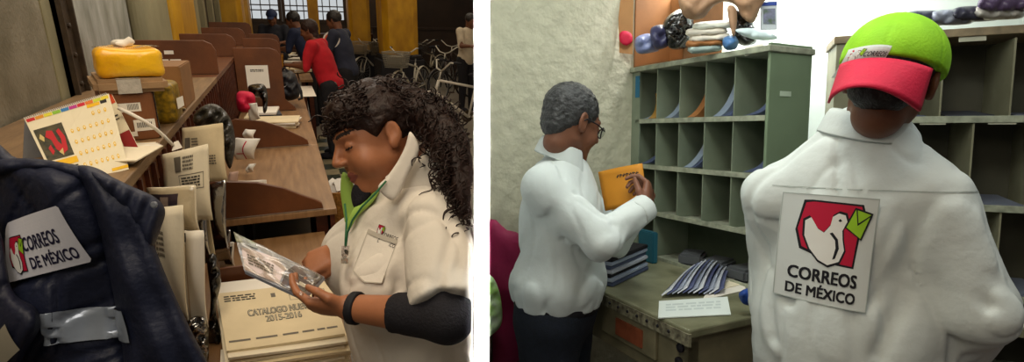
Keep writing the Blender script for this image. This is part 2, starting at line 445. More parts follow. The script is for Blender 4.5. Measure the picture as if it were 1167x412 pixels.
# ------------------------------------------------------------------ people
def axes(right, up):
    Z = unit(up); X = np.array(right, float); X = unit(X-Z*X.dot(Z)); return np.array([X, np.cross(Z, X), Z])
def head_axes(fwd, up):
    Y = unit(fwd); Z = np.array(up, float); Z = unit(Z-Y*Z.dot(Y)); return np.array([np.cross(Y, Z), Y, Z])
def head_sdf(P, c, M, s=1.0, fem=False):
    q = ((P-c)@M.T)/s; a = q.copy(); a[:, 0] = np.abs(a[:, 0])
    d = ell(a, (0, -.018, .035), (.073, .092, .085))
    d = smin(d, ell(a, (0, .035, -.02), (.060, .060, .082)), .03)
    d = smin(d, cap(a, (.046, .005, -.055), (.010, .068, -.098), .020, .017), .025)
    d = smin(d, cap(a, (.0, .06, -.06), (0, .074, -.097), .028, .016), .02)
    d = smin(d, ell(a, (.038, .062, -.036), (.022, .022, .022)), .02)
    if fem:
        d = smin(d, ell(a, (.040, .050, -.052), (.028, .030, .030)), .02); d = smin(d, ell(a, (0, .040, -.098), (.040, .040, .022)), .025)
    d = smin(d, cap(a, (.010, .088, .026), (.046, .070, .024), .008, .006), .015)
    d = smax(d, -ell(a, (.031, .100, .002), (.020, .020, .013)), .012)
    d = smin(d, ell(a, (.031, .074, .001), (.0155, .0145, .013)), .003)
    d = smin(d, cap(a, (0, .088, .016), (0, .112, -.024), .0075, .0105), .010)
    d = smin(d, ell(a, (.012, .102, -.029), (.0085, .011, .007)), .007)
    d = smin(d, cap(a, (0, .094, -.059), (.020, .084, -.064), .0070, .003), .006)
    d = smin(d, cap(a, (0, .092, -.071), (.017, .083, -.067), .0075, .003), .006)
    d = d+crease(a, (0, .102, -.065), (.022, .090, -.066), .0028, .0028)
    es = .84 if fem else 1.0
    e = ell(a, (.078, -.012, -.004), (.0075, .021*es, .033*es), np.array([[.94, .34, 0], [-.34, .94, 0], [0, 0, 1]]))
    e = smin(e, ell(a, (.076, -.004, -.028), (.007, .011, .012)), .008)
    e = smax(e, -ell(a, (.088, -.006, .002), (.008, .012, .020)), .004)
    d = smin(d, e, .006)
    d = smin(d, cap(a, (0, -.026, -.03), (0, -.032, -.085), .053, .049), .03)
    return d*s
def hand_sdf(P, w, dr, nr, side, curl=(.5, .5, .55, .6), thumb=None, s=1.0):
    """w wrist, dr finger direction, nr back-of-hand normal, side=+1/-1 thumb along +/- cross(dr, nr)"""
    Y = unit(dr); Z = np.array(nr, float); Z = unit(Z-Y*Z.dot(Y)); X = np.cross(Y, Z)*side
    q = ((P-w)@np.array([X, Y, Z]).T)/s
    near = np.linalg.norm(q-np.array([0, .08, 0]), axis=1)
    out = near-.16; m = near < .2
    if not m.any(): return out*s+.02
    q = q[m]; bx = (.029, .010, -.009, -.027); by = (.086, .091, .087, .078); ln = (1.0, 1.1, 1.02, .8)
    d = ell(q, (0, .045, 0), (.038, .055, .016))
    for k in range(4): d = smin(d, cap(q, (bx[k]*.55, .005, 0), (bx[k], by[k], .001), .014, .0105), .012)
    for k in range(4):
        p = np.array((bx[k], by[k], .001)); a = .15; sp = (1.5-k)*.05; r = (.0098, .0088, .0080, .0068)
        if k == 3: r = tuple(x*.88 for x in r)
        f = None
        for j, l in enumerate((.042*ln[k], .026*ln[k], .021*ln[k])):
            a += curl[k]*(1.0, 1.15, .75)[j]
            n_ = p+l*np.array((math.sin(sp), math.cos(a), -math.sin(a)))
            e = cap(q, p, n_, r[j], r[j+1]); f = e if f is None else smin(f, e, .002); p = n_
        d = smin(d, f, .004)
    t = thumb or ((.020, .012, -.006), (.043, .040, -.018), (.050, .068, -.030), (.046, .092, -.040))
    f = cap(q, t[0], t[1], .015, .0125); f = smin(f, cap(q, t[1], t[2], .0115, .0098), .003); f = smin(f, cap(q, t[2], t[3], .0098, .0075), .002)
    d = smin(d, f, .008)
    out[m] = d; return out*s
def fig(J, hd, o):
    """skin, clothing and torso distance functions for one figure"""
    g = o.get('girth', 1.0); s = o.get('s', 1.0); J = {k: np.array(v, float) for k, v in J.items()}
    up = J['neck']-J['pelvis']; T = axes(J['sR']-J['sL'], up); R_, F_, U_ = T; w = np.linalg.norm(J['sR']-J['sL'])/2
    c, M, hs = hd
    def torso(P, f=0.0):
        ce = J['neck']*.6+J['pelvis']*.4+F_*.005
        d = ell(P, ce, (w*.88+f, .112*g*s+f, .20*s+f), T)
        d = smin(d, ell(P, J['neck']*.25+J['pelvis']*.75+F_*.015*g, (.142*g*s+f, .112*g*s+f, .18*s+f), T), .06)
        d = smin(d, ell(P, J['pelvis'], (.160*g*s+f, .120*g*s+f, .13*s+f), T), .05)
        for k in ('sL', 'sR'):
            d = smin(d, cap(P, J['neck']-U_*.045*s, J[k]-U_*.022, .052*s+f, .036*s+f), .045)
        if o.get('bust'):
            for e in (-1, 1): d = smin(d, ell(P, ce+F_*.085*g+R_*e*.085+U_*.00, (.085+f, .075+f, .085+f), T), .05)
        return d
    def arm(P, k, f=0.0):
        return smin(cap(P, J['s'+k], J['e'+k], .054*s*o.get('ag', 1)+f, .043*s*o.get('ag', 1)+f),
                    cap(P, J['e'+k], J['w'+k], .042*s*o.get('ag', 1)+f, .026*s+f*.8), .02)
    def legs(P, f=0.0):
        d = None
        for k in 'LR':
            e = smin(cap(P, J['h'+k], J['k'+k], .088*s*g+f, .058*s+f), cap(P, J['k'+k], J['a'+k], .056*s+f, .040*s+f), .03)
            d = e if d is None else smin(d, e, .02)
        return d
    def body(P):
        d = smin(torso(P), legs(P), .04)
        for k in 'LR': d = smin(d, arm(P, k), .03)
        d = smin(d, cap(P, c-M[2]*.05*hs-M[1]*.024*hs, J['neck'], .050*hs, .053*s), .03)
        d = smin(d, head_sdf(P, c, M, hs, o.get('bust', False)), .008)
        for k in 'LR':
            if k in o.get('hands', {}):
                a, n_, sd, cu, th = o['hands'][k]; d = smin(d, hand_sdf(P, J['w'+k], a, n_, sd, cu, th, o.get('hs', 1.0)), .012)
            else:
                a = unit(J['w'+k]-J['e'+k]); d = smin(d, hand_sdf(P, J['w'+k], a, np.cross(R_, a)+F_*.3, 1, s=s), .012)
        return d
    return dict(J=J, T=T, torso=torso, arm=arm, legs=legs, body=body, w=w, c=c, M=M, hs=hs, s=s)
def bounds(fs, pad=.2):
    a = np.array(list(fs['J'].values())+[fs['c']]); return a.min(0)-pad, a.max(0)+pad
def skin_paint(fs):
    c, M, hs = fs['c'], fs['M'], fs['hs']
    def f(p):
        q = ((p-c)@M.T)/hs; a = np.abs(q[:, 0]); m = np.zeros(len(p), int)
        lip = (np.abs(q[:, 2]+.0655) < .0125*(1-(a/.026)**2)) & (a < .024) & (q[:, 1] > .084); m[lip] = 1
        br = (np.abs(q[:, 2]-(.031-8*(a-.034)**2)) < .0042) & (a > .013) & (a < .052) & (q[:, 1] > .055); m[br] = 2
        la = (np.abs(q[:, 2]+.004-6*(a-.031)**2) < .0018) & (a > .017) & (a < .046) & (q[:, 1] > .072); m[la] = 2
        return m
    return f
def collar(fs, mt, parent, r=.068, h=.035, fold=.045, open_=.5, tip=.02, lean=0.0, axis=None, lift=-.015):
    J, T = fs['J'], fs['T']; Rr, F_, U_ = T
    if axis is not None: U_ = unit(axis); F_ = unit(F_-U_*F_.dot(U_)); Rr = np.cross(F_, U_)
    o = J['neck']+U_*lift+F_*lean; mb = MB(); n = 40; prof = [(0, -.03), (.0, h*.5), (.002, h), (.010, h*.98), (.018, h*.55), (.030, h-fold)]
    vs = []; a0 = open_
    for i in range(n+1):
        a = -PI+a0*.5+(2*PI-a0)*i/n   # 0 = back
        e = abs(a)/(PI-a0*.5); dx = math.sin(a); dy = -math.cos(a)
        for j, (dr, z) in enumerate(prof):
            k = j/(len(prof)-1)
            rr = r*(1+.06*math.sin(3*a))+dr; zz = z-(.028*e**2)-(tip*e**4 if j >= 4 else 0)
            vs.append(o+Rr*dx*rr+F_*dy*rr*1.05+U_*zz)
    m = len(prof); fsx = [(i*m+j, (i+1)*m+j, (i+1)*m+j+1, i*m+j+1) for i in range(n) for j in range(m-1)]
    mb.add(vs, fsx); c = ob('collar', mb, mt, parent, smooth=True)
    so = c.modifiers.new('s', 'SOLIDIFY'); so.thickness = .003; so.offset = 0
    sb = c.modifiers.new('b', 'SUBSURF'); sb.levels = sb.render_levels = 1
    return c
def shoe(fs, k, mt, parent):
    a = fs['J']['a'+k]; F_ = fs['T'][1].copy(); F_[2] = 0; F_ = unit(F_); b = a.copy(); b[2] = 0
    fn = lambda P: smax(smin(ell(P, b+F_*.06+np.array([0, 0, .035]), (.045, .13, .045), np.array([np.cross(F_, (0, 0, 1)), F_, (0, 0, 1)])), cap(P, b+np.array([0, 0, .05]), b+np.array([0, 0, .10]), .048, .05), .03), -(P[:, 2]-.001), .004)
    return ob('shoe', sdf_mesh(fn, b-.22, b+.22, .008), mt, parent, smooth=True)
def legs_down(pelvis, T_right, F_, lift=(0, 0), s=1.0):
    """standing legs to the floor (z=0)"""
    r = np.array(T_right, float); r[2] = 0; r = unit(r); f = np.array(F_, float); f[2] = 0; f = unit(f); p = np.array(pelvis, float); J = {}
    for k, e in (('L', -1), ('R', 1)):
        h = p+r*e*.085*s-np.array([0, 0, .04]); a = np.array([h[0], h[1], 0])+r*e*.02-f*.02; a[2] = .09
        J['h'+k] = h; J['k'+k] = (h+a)/2+f*.025; J['a'+k] = a
    return J

SKIN = mat('brown_skin', '#a06a4a', .5, .08, 30, .05, 200, sss=.06)
SKIN2 = mat('deep_brown_skin', '#6e452f', .5, .08, 30, .05, 200, sss=.04)
LIP = mat('lip_skin', '#80463a', .45, .05); BROW = flat('#241915', .8)
HAIRB = mat('black_hair', '#161010', .45, .3, 60, .6, 120, spec=.5)
HAIRW = mat('dark_brown_hair', '#281712', .5, .35, 60, .5, 120, spec=.3)
SHIRT = mat('white_cotton', '#ded6ca', .8, .03, 8, .55, 13)
SHIRTR = mat('white_poplin', '#d3dad8', .8, .03, 8, .55, 13)
DENIM = mat('dark_denim', '#141a26', .9, .25, 60, .3, 200)
NAVY = mat('navy_nylon', '#191e33', .55, .12, 14, .35, 50, spec=.35)
BLACKC = mat('black_knit', '#17151c', .85, .2, 80, .3, 200)
DARKP = mat('charcoal_cloth', '#1c1b20', .9, .2, 40)

def small_person(name, label, base, yaw, s=1.0, top='#1c2338', hair=HAIRB, room='L', seat=False, bend=.2, arms=.9, cap_col=None, long_hair=False, logo=None, vest=None):
    """background figure; yaw = facing direction in degrees (0 = +Y, 90 = -X)"""
    y = math.radians(yaw); f = np.array([-math.sin(y), math.cos(y), 0]); r = np.array([math.cos(y), math.sin(y), 0]); z = np.array([0, 0, 1.])
    b = np.array([base[0], base[1], 0.]); hip = b+z*(.52 if seat else .92)*s; up = unit(z+f*bend); nk = hip+up*.52*s
    J = {'pelvis': hip, 'neck': nk}
    for k, e in (('L', -1), ('R', 1)):
        J['s'+k] = nk-up*.04*s+r*e*.185*s; J['e'+k] = J['s'+k]+s*(-z*.24+f*.10*arms+r*e*.04); J['w'+k] = J['e'+k]+s*(f*.20*arms-r*e*.07-z*.24*(1-arms)+z*.03)
        h = hip+r*e*.09*s-z*.02
        if seat: kn = h+f*.42*s-z*.02; a = kn-z*(kn[2]-.09)+f*.02
        else: a = np.array([h[0], h[1], .09])+r*e*.02; kn = (h+a)/2+f*.03
        J['h'+k] = h; J['k'+k] = kn; J['a'+k] = a
    M = head_axes(f-z*.35-f*0, z+f*.4); c = nk+up*.10*s+f*.045*s+z*.03*s
    fs = fig(J, (c, M, s), dict(s=s)); lo, hi = bounds(fs, .22)
    t = thing(name, label, 'person', b, room=room)
    bd = ob('body', sdf_mesh(fs['body'], lo, hi, .013), SKIN2, t, smooth=True)
    tm = mat('cloth_'+top.strip('#'), top, .85, .12, 20)
    shf = lambda P: smax(np.minimum(smin(fs['torso'](P, .018), smin(fs['arm'](P, 'L', .014), fs['arm'](P, 'R', .014), .01), .03), 9)+.004*wob(P, 30), -(P-hip)@up-.08, .01)
    def sh(P):
        d = shf(P)
        for k in 'LR': d = smax(d, ((P-J['w'+k])@unit(J['w'+k]-J['e'+k]))+.01, .004)
        return d
    ob('shirt', sdf_mesh(sh, lo, hi, .012), tm, t, smooth=True)
    ob('trousers', sdf_mesh(lambda P: smax(smin(fs['legs'](P, .016), fs['torso'](P, .010), .03), (P-hip)@up-.06, .01), lo, hi, .014), DARKP, t, smooth=True)
    hf = lambda P: smax(ell(P, c+M[2]*.036*s-M[1]*.024*s, (.086*s, .100*s, .094*s), M)+.004*wob(P, 90), -ell(P, c+M[1]*.10*s-M[2]*.03*s, (.075*s, .085*s, .085*s), M), .01)
    if long_hair: hf2 = lambda P: smin(hf(P), cap(P, c-M[1]*.05*s, c-M[1]*.09*s-z*.2*s, .06*s, .04*s)+.004*wob(P, 90), .02)
    else: hf2 = hf
    ob('hair', sdf_mesh(hf2, c-.32, c+.28, .009), hair, t, smooth=True)
    if cap_col:
        cf = lambda P: smax(ell(P, c+M[2]*.045*s-M[1]*.02*s, (.094*s, .108*s, .10*s), M), -((P-c-M[2]*.04*s)@M[2]), .006)
        cp = ob('cap', sdf_mesh(lambda P: smin(cf(P), ell(P, c+M[1]*.12*s+M[2]*.04*s, (.06*s, .07*s, .008*s), M), .004), c-.28, c+.28, .008), flat(cap_col), t, smooth=True)
    if vest:
        vf = lambda P: smax(smax(fs['torso'](P, .026), -(P-hip)@up-.08, .01), (P-nk)@up+.02, .01)
        ob('vest', sdf_mesh(vf, lo, hi, .012), flat(vest), t, smooth=True)
    for k in 'LR': shoe(fs, k, BLK, t)
    return t, fs

# ================================================================== HALL (left room): the setting
WALLC = mat('worn_grey_wall', '#8f8672', .42, .45, 5, .35, 60, col2='#6b6450', detail=8, spec=.6)
PANEL = mat('glossy_grey_panel', '#b8b8ae', .25, .3, 9, .7, 22, col2='#8c8c80', stretch=(1, 1, .35), spec=.8)
CONC = mat('greenish_concrete', '#8a8262', .6, .3, 6, .2, 40, stretch=(1, 1, .3))
YEL = mat('mustard_paint', '#c8961a', .5, .35, 5, .3, 30, col2='#a4740f', stretch=(1, 1, .5))
STEEL = mat('brown_rusty_steel', '#3a2c1c', .5, .4, 20, .2)
FLOOR = mat('grey_tile_floor', '#8d857a', .35, .35, 1.2, col2='#6d665c')
WOOD = mat('tan_desk_wood', '#9a7650', .38, .3, 6, .12, 60, col2='#7c5a38', stretch=(6, .6, 1), spec=.6)
DWOOD = mat('reddish_brown_wood', '#5a2c18', .45, .35, 6, .12, 50, col2='#401d10', stretch=(1, 1, 4))
MWOOD = mat('brown_divider_wood', '#6e4022', .42, .3, 6, .1, 50, col2='#55301a', stretch=(1, 6, 1))
PLY = mat('pale_plywood', '#8a6c48', .5, .3, 8, .2, 60, col2='#6f5436', stretch=(6, .6, 6))
DARKW = mat('dark_hall_wood', '#2c1d12', .5, .3, 3)

m = MB(); m.prism([(-1.05, -.3), (.42, -.3), (.77, 2.15), (5.8, 16.2), (-1.05, 16.2)], -.1, 0, lambda x, y, t: (x, y, t)); struct(ob('floor', m, FLOOR))
m = MB(); m.bb((-1.05, -.3, 0), (-.9, 16.4, 4.2)); struct(ob('wall_left', m, WALLC))
m = MB(); m.bb((-.9, 3.15, 0), (-.885, 4.22, 4.2)); struct(ob('trim_1', m, PANEL))          # glossy panel
m = MB(); m.bb((-.9, 2.86, 0), (-.895, 2.96, 4.2)); struct(ob('trim_2', m, CONC))
m = MB()
m.bb((-.9, 2.97, 0), (-.86, 2.985, 4.2)); m.bb((-.9, 3.115, 0), (-.86, 3.13, 4.2)); m.bb((-.9, 2.97, 0), (-.88, 3.13, 4.2))
st = struct(ob('steel_channel', m, STEEL))
for k in range(16):
    m = MB(); m.lathe([(.012, 0), (.012, .008), (.006, .012)], (-.88, 3.07, .3+k*.13), (1, 0, 0), 8); ob('bolt', m, STEEL, st)
def pilaster(name, pts, mt, r0=.0):
    m = MB(); m.prism(pts, 0, 4.2, lambda x, y, t: (x, y, t)); return struct(ob(name, m, mt, smooth=False, bev=.02))
def round_pts(cx, cy, rx, ry, n=20): return [(cx+rx*math.cos(2*PI*i/n), cy+ry*math.sin(2*PI*i/n)) for i in range(n)]
pilaster('column', round_pts(-.84, 4.50, .13, .27), CONC)
pilaster('column', [(-.9, 5.05), (-.76, 5.05), (-.72, 5.2), (-.72, 6.0), (-.76, 6.1), (-.9, 6.1)], YEL)
pilaster('pipe', round_pts(-.82, 6.6, .06, .12), CONC)
m = MB(); m.bb((-.9, 6.9, .0), (-.86, 10.2, 4.2)); struct(ob('dark_recess', m, DARKW))
for k in range(3):
    m = MB(); m.bb((-.86, 7.4+k*.95, 0), (-.8, 7.6+k*.95, 4.2)); struct(ob('mullion', m, CONC))
pilaster('column', [(-.9, 10.3), (-.62, 10.3), (-.56, 10.5), (-.56, 11.4), (-.9, 11.5)], YEL)
pilaster('column', [(-.9, 12.6), (-.62, 12.6), (-.56, 12.8), (-.56, 13.8), (-.9, 13.9)], YEL)
# far wall, tall windows with bars, wooden counter, free columns
m = MB(); m.bb((-1.05, 16, 0), (5.7, 16.2, 1.35)); m.bb((-1.05, 16, 2.9), (5.7, 16.2, 4.2)); m.bb((1.75, 16, 1.35), (5.7, 16.2, 2.9))
struct(ob('wall_back', m, DARKW))
DAY = glow('daylight_glass', '#d8dde0', .8)
WIN = mat('white_frame', '#b0a890', .5, .2)
for k, (a, b) in enumerate(((-.85, .05), (.16, .82), (.95, 1.72))):
    m = MB(); m.bb((a, 16.05, 1.4), (b, 16.07, 2.9)); w = struct(ob('window_%d' % (k+1), m, DAY))
    m = MB(); m.bb((a-.05, 15.98, 1.35), (a+.03, 16.1, 2.9)); m.bb((b-.03, 15.98, 1.35), (b+.05, 16.1, 2.9)); m.bb((a, 15.98, 1.33), (b, 16.1, 1.42))
    ob('window_frame', m, DARKW, w)
    m = MB()
    for j in range(1, 4): m.bb((a+(b-a)*j/4-.012, 16.0, 1.4), (a+(b-a)*j/4+.012, 16.03, 2.9))
    for zz in (1.62, 1.75, 2.2): m.bb((a, 16.0, zz), (b, 16.03, zz+.03))
    ob('window_bars', m, STEEL, w)
m = MB()
for lo, hi in (((-.4, 14.7, 0), (5.1, 15.2, 1.02)), ((-.45, 14.6, 1.02), (5.15, 15.25, 1.1)), ((1.0, 14.64, .1), (5.0, 14.7, .5)), ((1.0, 14.64, .58), (5.0, 14.7, .95))): m.bb(lo, hi)
tag(ob('service_counter', m, mat('counter_wood', '#4a2c18', .45, .3, 4)), 'long dark wooden service counter below the bright barred windows', 'counter')
def free_column(x, y, w, lab):
    t = thing('painted_column', lab, 'column', (x, y, 0))
    m = MB(); m.prism([(x-w, y-w*.7), (x-w*.7, y-w), (x+w*.7, y-w), (x+w, y-w*.7), (x+w, y+w), (x-w, y+w)], .8, 4.2, lambda a, b, t_: (a, b, t_)); ob('shaft', m, YEL, t)
    m = MB(); m.bb((x-w*1.25, y-w*1.25, 0), (x+w*1.25, y+w*1.25, .7)); m.bb((x-w*1.12, y-w*1.12, .7), (x+w*1.12, y+w*1.12, .8)); ob('plinth', m, BLK, t, bev=.02)
p = L(409, 30, 12.5); free_column(p[0], p[1], .24, 'slim yellow column at the far end, left of the broader yellow column')
p = L(453, 28, 11.5); free_column(p[0], p[1], .38, 'broad yellow column on a black plinth behind the bicycles')
p = L(352, -2, 14.0)
m = MB(); m.bb((p[0]-.12, 14.3, 1.1), (p[0]+.12, 14.5, 4.2)); struct(ob('trim_3', m, YEL))
# tiled strip of floor beside the desks
m = MB()
for i in range(5):
    for j in range(26):
        if (i+j) % 2 == 0: m.bb((.3+i*.16, 2.0+j*.22, .0), (.3+(i+1)*.16-.01, 2.0+(j+1)*.22-.01, .004))
tag(ob('floor_tiles', m, mat('dark_green_tile', '#3a3f33', .3, .2)), 'dark green checker tiles in the floor beside the sorting desks', 'tiles', kind='stuff')
FLT = mat('cream_tile', '#8f8468', .4, .15)
m = MB(); m.bb((.28, 1.9, -.002), (1.12, 7.8, .002)); struct(ob('trim_4', m, FLT))
# partition between the two rooms: a thin white wall that starts just ahead and runs to the back
nx = AL@unit((FPX, 0, -(549-CX)))    # horizontal image direction
def wedge():
    m = MB(); vs = []
    e0 = L(549, 206, .95); run = unit(L(549, 206, 2)-L(549, 206, 1)); run[2] = 0; run = unit(run)
    side = unit(np.cross(run, (0, 0, 1)))
    pc = lambda p: (AL.T@(p-np.array([0, 0, HL])))[2]
    for z, in ((-.0,), (4.2,)):
        for d in (0, 15.2):
            p = e0+run*d; p[2] = z
            # keep the wall in the sight plane through the gap
            q = AL.T@(p-np.array([0, 0, HL])); off = (549-CX)/FPX*q[2]-q[0]; p = p+side*off/(AL.T@side)[0]
            base = e0.copy(); base[2] = z; t = 16.2/FPX*max(.35, pc(base))
            vs += [p-side*t/2, p+side*t/2]
    return m.add(vs, [(0, 1, 5, 4), (2, 6, 7, 3), (0, 4, 6, 2), (1, 3, 7, 5), (0, 2, 3, 1), (4, 5, 7, 6)])
struct(ob('wall_partition', wedge(), mat('white_plaster', '#f4f4f4', .8, .01)))
q0 = L(549, 206, -.5); q1 = L(549, 206, .95)
area('wall_end_fill_light', q0, q1, .022, 1.3, 2.0, (1, 1, 1), 'L', 1.6)  # added narrow beam from behind the camera, whitens only the partition's near end

def left_of_wall(P):
    q = (P-np.array([0, 0, HL]))@AL; return ((q[:, 0]/q[:, 2]*FPX+CX)-539.5)/FPX*q[:, 2]
# ------------------------------------------------------------------ sorting desks and pigeonhole cabinets
def sorting_desk(y0, y1, z, xr, label):
    t = thing('sorting_desk', label, 'desk', ((xr-.37)/2, y0, 0), 'sorting desks in one long row')
    m = MB(); m.bb((-.37, y0, z-.03), (xr, y1-.004, z)); ob('worktop', m, WOOD, t, bev=.004)
    m = MB(); m.bb((xr-.03, y0+.01, .12), (xr-.01, y1-.015, z-.03)); ob('front_panel', m, DWOOD, t)
    for a in (y0+.04, y1-.08):
        for b in (-.33, xr-.09):
            m = MB(); m.bb((b, a, 0), (b+.05, a+.05, z-.03)); ob('leg', m, DWOOD, t)
    return t
def cabinet(y0, y1, label, ply):
    t = thing('pigeonhole_cabinet', label, 'cabinet', (-.62, y0, 0), 'pigeonhole cabinets in one long row')
    m = MB(); m.bb((-.86, y0, 0), (-.84, y1-.004, 1.27)); m.bb((-.84, y0, 0), (-.375, y0+.015, 1.27)); m.bb((-.84, y1-.02, 0), (-.375, y1-.005, 1.27)); ob('carcass', m, DWOOD, t)
    m = MB(); m.bb((-.88, y0, 1.27), (-.37, y1-.004, 1.30)); ob('top_board', m, ply, t, bev=.003)
    m = MB(); m.bb((-.84, y0+.016, .86), (-.385, y1-.021, .88)); m.bb((-.84, y0+.016, 1.07), (-.385, y1-.021, 1.08)); ob('shelf', m, DWOOD, t)
    n = int((y1-y0)/.085); m = MB()
    for k in range(1, n): yy = y0+(y1-y0)*k/n; m.bb((-.83, yy-.005, .885), (-.366, yy+.005, 1.268))
    ob('partition_slats', m, DWOOD, t)
    m = MB(); m.bb((-.39, y0, 1.2), (-.378, y1-.006, 1.268)); ob('rail', m, MWOOD, t)
    return t
ys = [1.00, 2.34, 3.60, 4.95, 6.3, 7.65, 9.0]
txt = ['nearest, low, carrying the pile of catalogue envelopes', 'second, bare and shiny, behind the low curved divider', 'third, covered with long flat papers',
       'fourth, with the black backpack on it', 'fifth, with the tray of orange mail on it', 'sixth, the farthest, in front of the person in the cap']
for k in range(6):
    sorting_desk(ys[k], ys[k+1], .75 if k == 0 else .85, .10 if k == 0 else .16, 'brown wooden sorting desk, '+txt[k])
    cabinet(ys[k] if k else 1.40, ys[k+1], 'dark wooden pigeonhole cabinet behind the '+txt[k].split(',')[0]+' sorting desk', PLY if k < 2 else MWOOD)
def divider(y, poly, label):
    m = MB(); m.prism(poly, y-.011, y+.011, lambda a, b, t: (a, t, b)); return tag(ob('curved_divider', m, MWOOD, bev=.003), label, 'divider')
low = [(-.365, .855), (-.365, 1.0), (-.3, 1.02), (-.15, 1.0), (-.05, .965), (.02, .925), (.07, .90), (.10, .88), (.105, .855)]
divider(2.352, [(a, b+.001) for a, b in low], 'low curved wooden divider between nearest and second sorting desks')
divider(3.6, [(a, .851+(b-.851)*1.15) for a, b in low], 'low curved wooden divider behind the bare second desk, papers beyond it')
tall = [(-.365, .855), (-.365, 1.38), (-.09, 1.38), (-.04, 1.36), (-.015, 1.32), (-.01, .95), (.06, .88), (.07, .855)]
d3 = divider(4.95, tall, 'tall wooden divider with rounded corner and white notice pinned on it')
divider(6.3, [(a, b+.01) for a, b in tall], 'tall wooden divider behind the one with the white notice')
divider(7.65, [(a, b) for a, b in tall], 'farthest tall wooden divider near the tray of orange mail')
def endpanel(y, label, w=.42, h=.19):
    pl = [(-.85, 1.302), (-.85, 1.302+h), (-.85+w-.06, 1.302+h), (-.85+w-.02, 1.302+h-.02), (-.85+w, 1.302+h-.06), (-.85+w, 1.302)]
    m = MB(); m.prism(pl, y-.01, y+.01, lambda a, b, t: (a, t, b)); return tag(ob('end_panel', m, MWOOD, bev=.003), label, 'panel')
endpanel(3.75, 'brown wooden end panel with stickers on the cabinet top', .48, .20)
endpanel(5.1, 'brown wooden end panel behind the one with stickers', .5, .18)
endpanel(6.6, 'small brown wooden end panel farther along the cabinet top', .5, .18)
endpanel(8.2, 'farthest brown wooden end panel on the cabinet top', .5, .2)

# ------------------------------------------------------------------ paper goods
KRAFT = mat('cream_kraft_paper', '#ddcba6', .75, .08, 8, .1, 60)
KRAFT2 = mat('ivory_paper', '#ebdfc4', .75, .06, 8, .1, 60)
PAPER = mat('white_paper', '#eae3d6', .7, .05, 10)
BROWNP = mat('brown_card', '#a47444', .7, .15, 10, .1, 60)
CARDB = mat('brown_box_card', '#7a4a28', .6, .15, 10, .1, 60)
INK = flat('#2a2622'); GREYINK = flat('#6c6458'); PLASTC = clear('thin_clear_film', '#faf8f4', .86, .3); PLAST = clear('clear_film', '#f2efe8', .72, .15); PLASTD = clear('smoky_film', '#8a8478', .55, .2)
DKFILM = mat('black_plastic_film', '#15130f', .22, .3, 10, 1.0, 18, spec=.8)
def hang(name, label, tl, tr, br, bl, d, mt, dl=0, group='mail bags and envelopes hanging beside the cabinets', sag=.012, pf=L, th=.004, lean=.3):
    def q(p, dd, y0): return pf(p[0], p[1], dd+(p[1]-y0)/600*dd*lean)
    y0 = (tl[1]+tr[1])/2
    S = Sheet(q(bl, d+dl, y0), q(br, d, y0), q(tr, d, y0), q(tl, d+dl, y0), lambda u, v: sag*math.sin(PI*v)*math.sin(PI*(.15+.7*u))+.004*math.sin(7*u+5*v))
    if S.n@(S.c[0]-np.array([0, 0, HL])) > 0: S.n = -S.n
    o = ob(name, S.mesh(th), mt, smooth=True); tag(o, label, name.split('_')[-1] if name.split('_')[-1] in ('envelope', 'bag', 'notice', 'sheet', 'magazine') else 'paper', group); return o, S
def lines(S, u0, v0, u1, v1, n, off=.003, seed=1, mb=None):
    """rows of illegible small print"""
    r = random.Random(seed); mb = mb or MB()
    for i in range(n):
        v = v1-(v1-v0)*(i+.5)/n; h = (v1-v0)/n*.28; u = u0
        while u < u1-.01:
            w = min(u1-u, r.uniform(.03, .09)*(u1-u0)*3); fill(rect(u, v-h, u+w*.8, v+h), S, off, mb, .2); u += w
    return mb
def stamp(S, box, off, parent):
    u0, v0, u1, v1 = box; m = MB(); fill(rect(u0, v0, u0+(u1-u0)*.38, v1), S, off, m, .1); ob('postage_mark', m, GREYINK, parent)
    ob('printed_lines', lines(S, u0+(u1-u0)*.48, v0, u1, v1, 4, off, 3), GREYINK, parent)
o, S = hang('hanging_envelope', 'cream envelope hanging highest, with a grey stamp, beside the black film', (207, 146), (253, 140), (260, 206), (212, 208), 1.78, KRAFT, .03); stamp(S, (.08, .62, .45, .82), .004, o)
ob('address_box', lines(S, .5, .32, .85, .5, 4, .004), GREYINK, o)
o, S = hang('hanging_envelope', 'cream envelope with square stamp and boxed print hanging beside the plank', (184, 176), (236, 164), (243, 250), (196, 252), 1.55, KRAFT2, .02); stamp(S, (.30, .72, .72, .92), .004, o)
m = MB()
for a in (rect(.38, .46, .92, .47), rect(.38, .66, .92, .67), rect(.38, .46, .39, .67), rect(.91, .46, .92, .67)): fill(a, S, .004, m, .2)
ob('address_box', m, GREYINK, o); ob('printed_lines', lines(S, .44, .49, .86, .64, 4, .004), INK, o)
o, S = hang('film_bag', 'clear film bag hanging beside the right edge of the low envelopes', (234, 212), (256, 205), (262, 285), (238, 292), 1.72, PLASTD, .02, sag=.02)
o, S = hang('film_bag', 'clear film bag with small print hanging below the cream envelopes', (206, 232), (232, 226), (244, 300), (214, 300), 1.62, PLASTD, .02, sag=.02)
ob('insert', Sheet(*[c-.01*S.n for c in S.c]).mesh(.002, 4, 4), KRAFT, o)
o, S = hang('wrapped_magazine', 'film wrapped magazine with dark violet cover top, hanging by the jacket', (166, 214), (222, 211), (228, 262), (170, 264), 1.42, KRAFT2, .02)
m = MB(); fill(rect(.02, .55, .70, .86), S, .003, m, .1); ob('cover_picture', m, flat('#3b3145'), o)
m = MB(); fill(rect(.34, .58, .52, .8), S, .004, m, .1); fill(rect(.06, .66, .3, .72), S, .004, m, .1); ob('cover_title', m, flat('#b8a8a0'), o)
ob('film_cover', Sheet(*[c+.006*S.n for c in S.c], S.sag).mesh(.001, 8, 8), PLASTC, o, smooth=True)
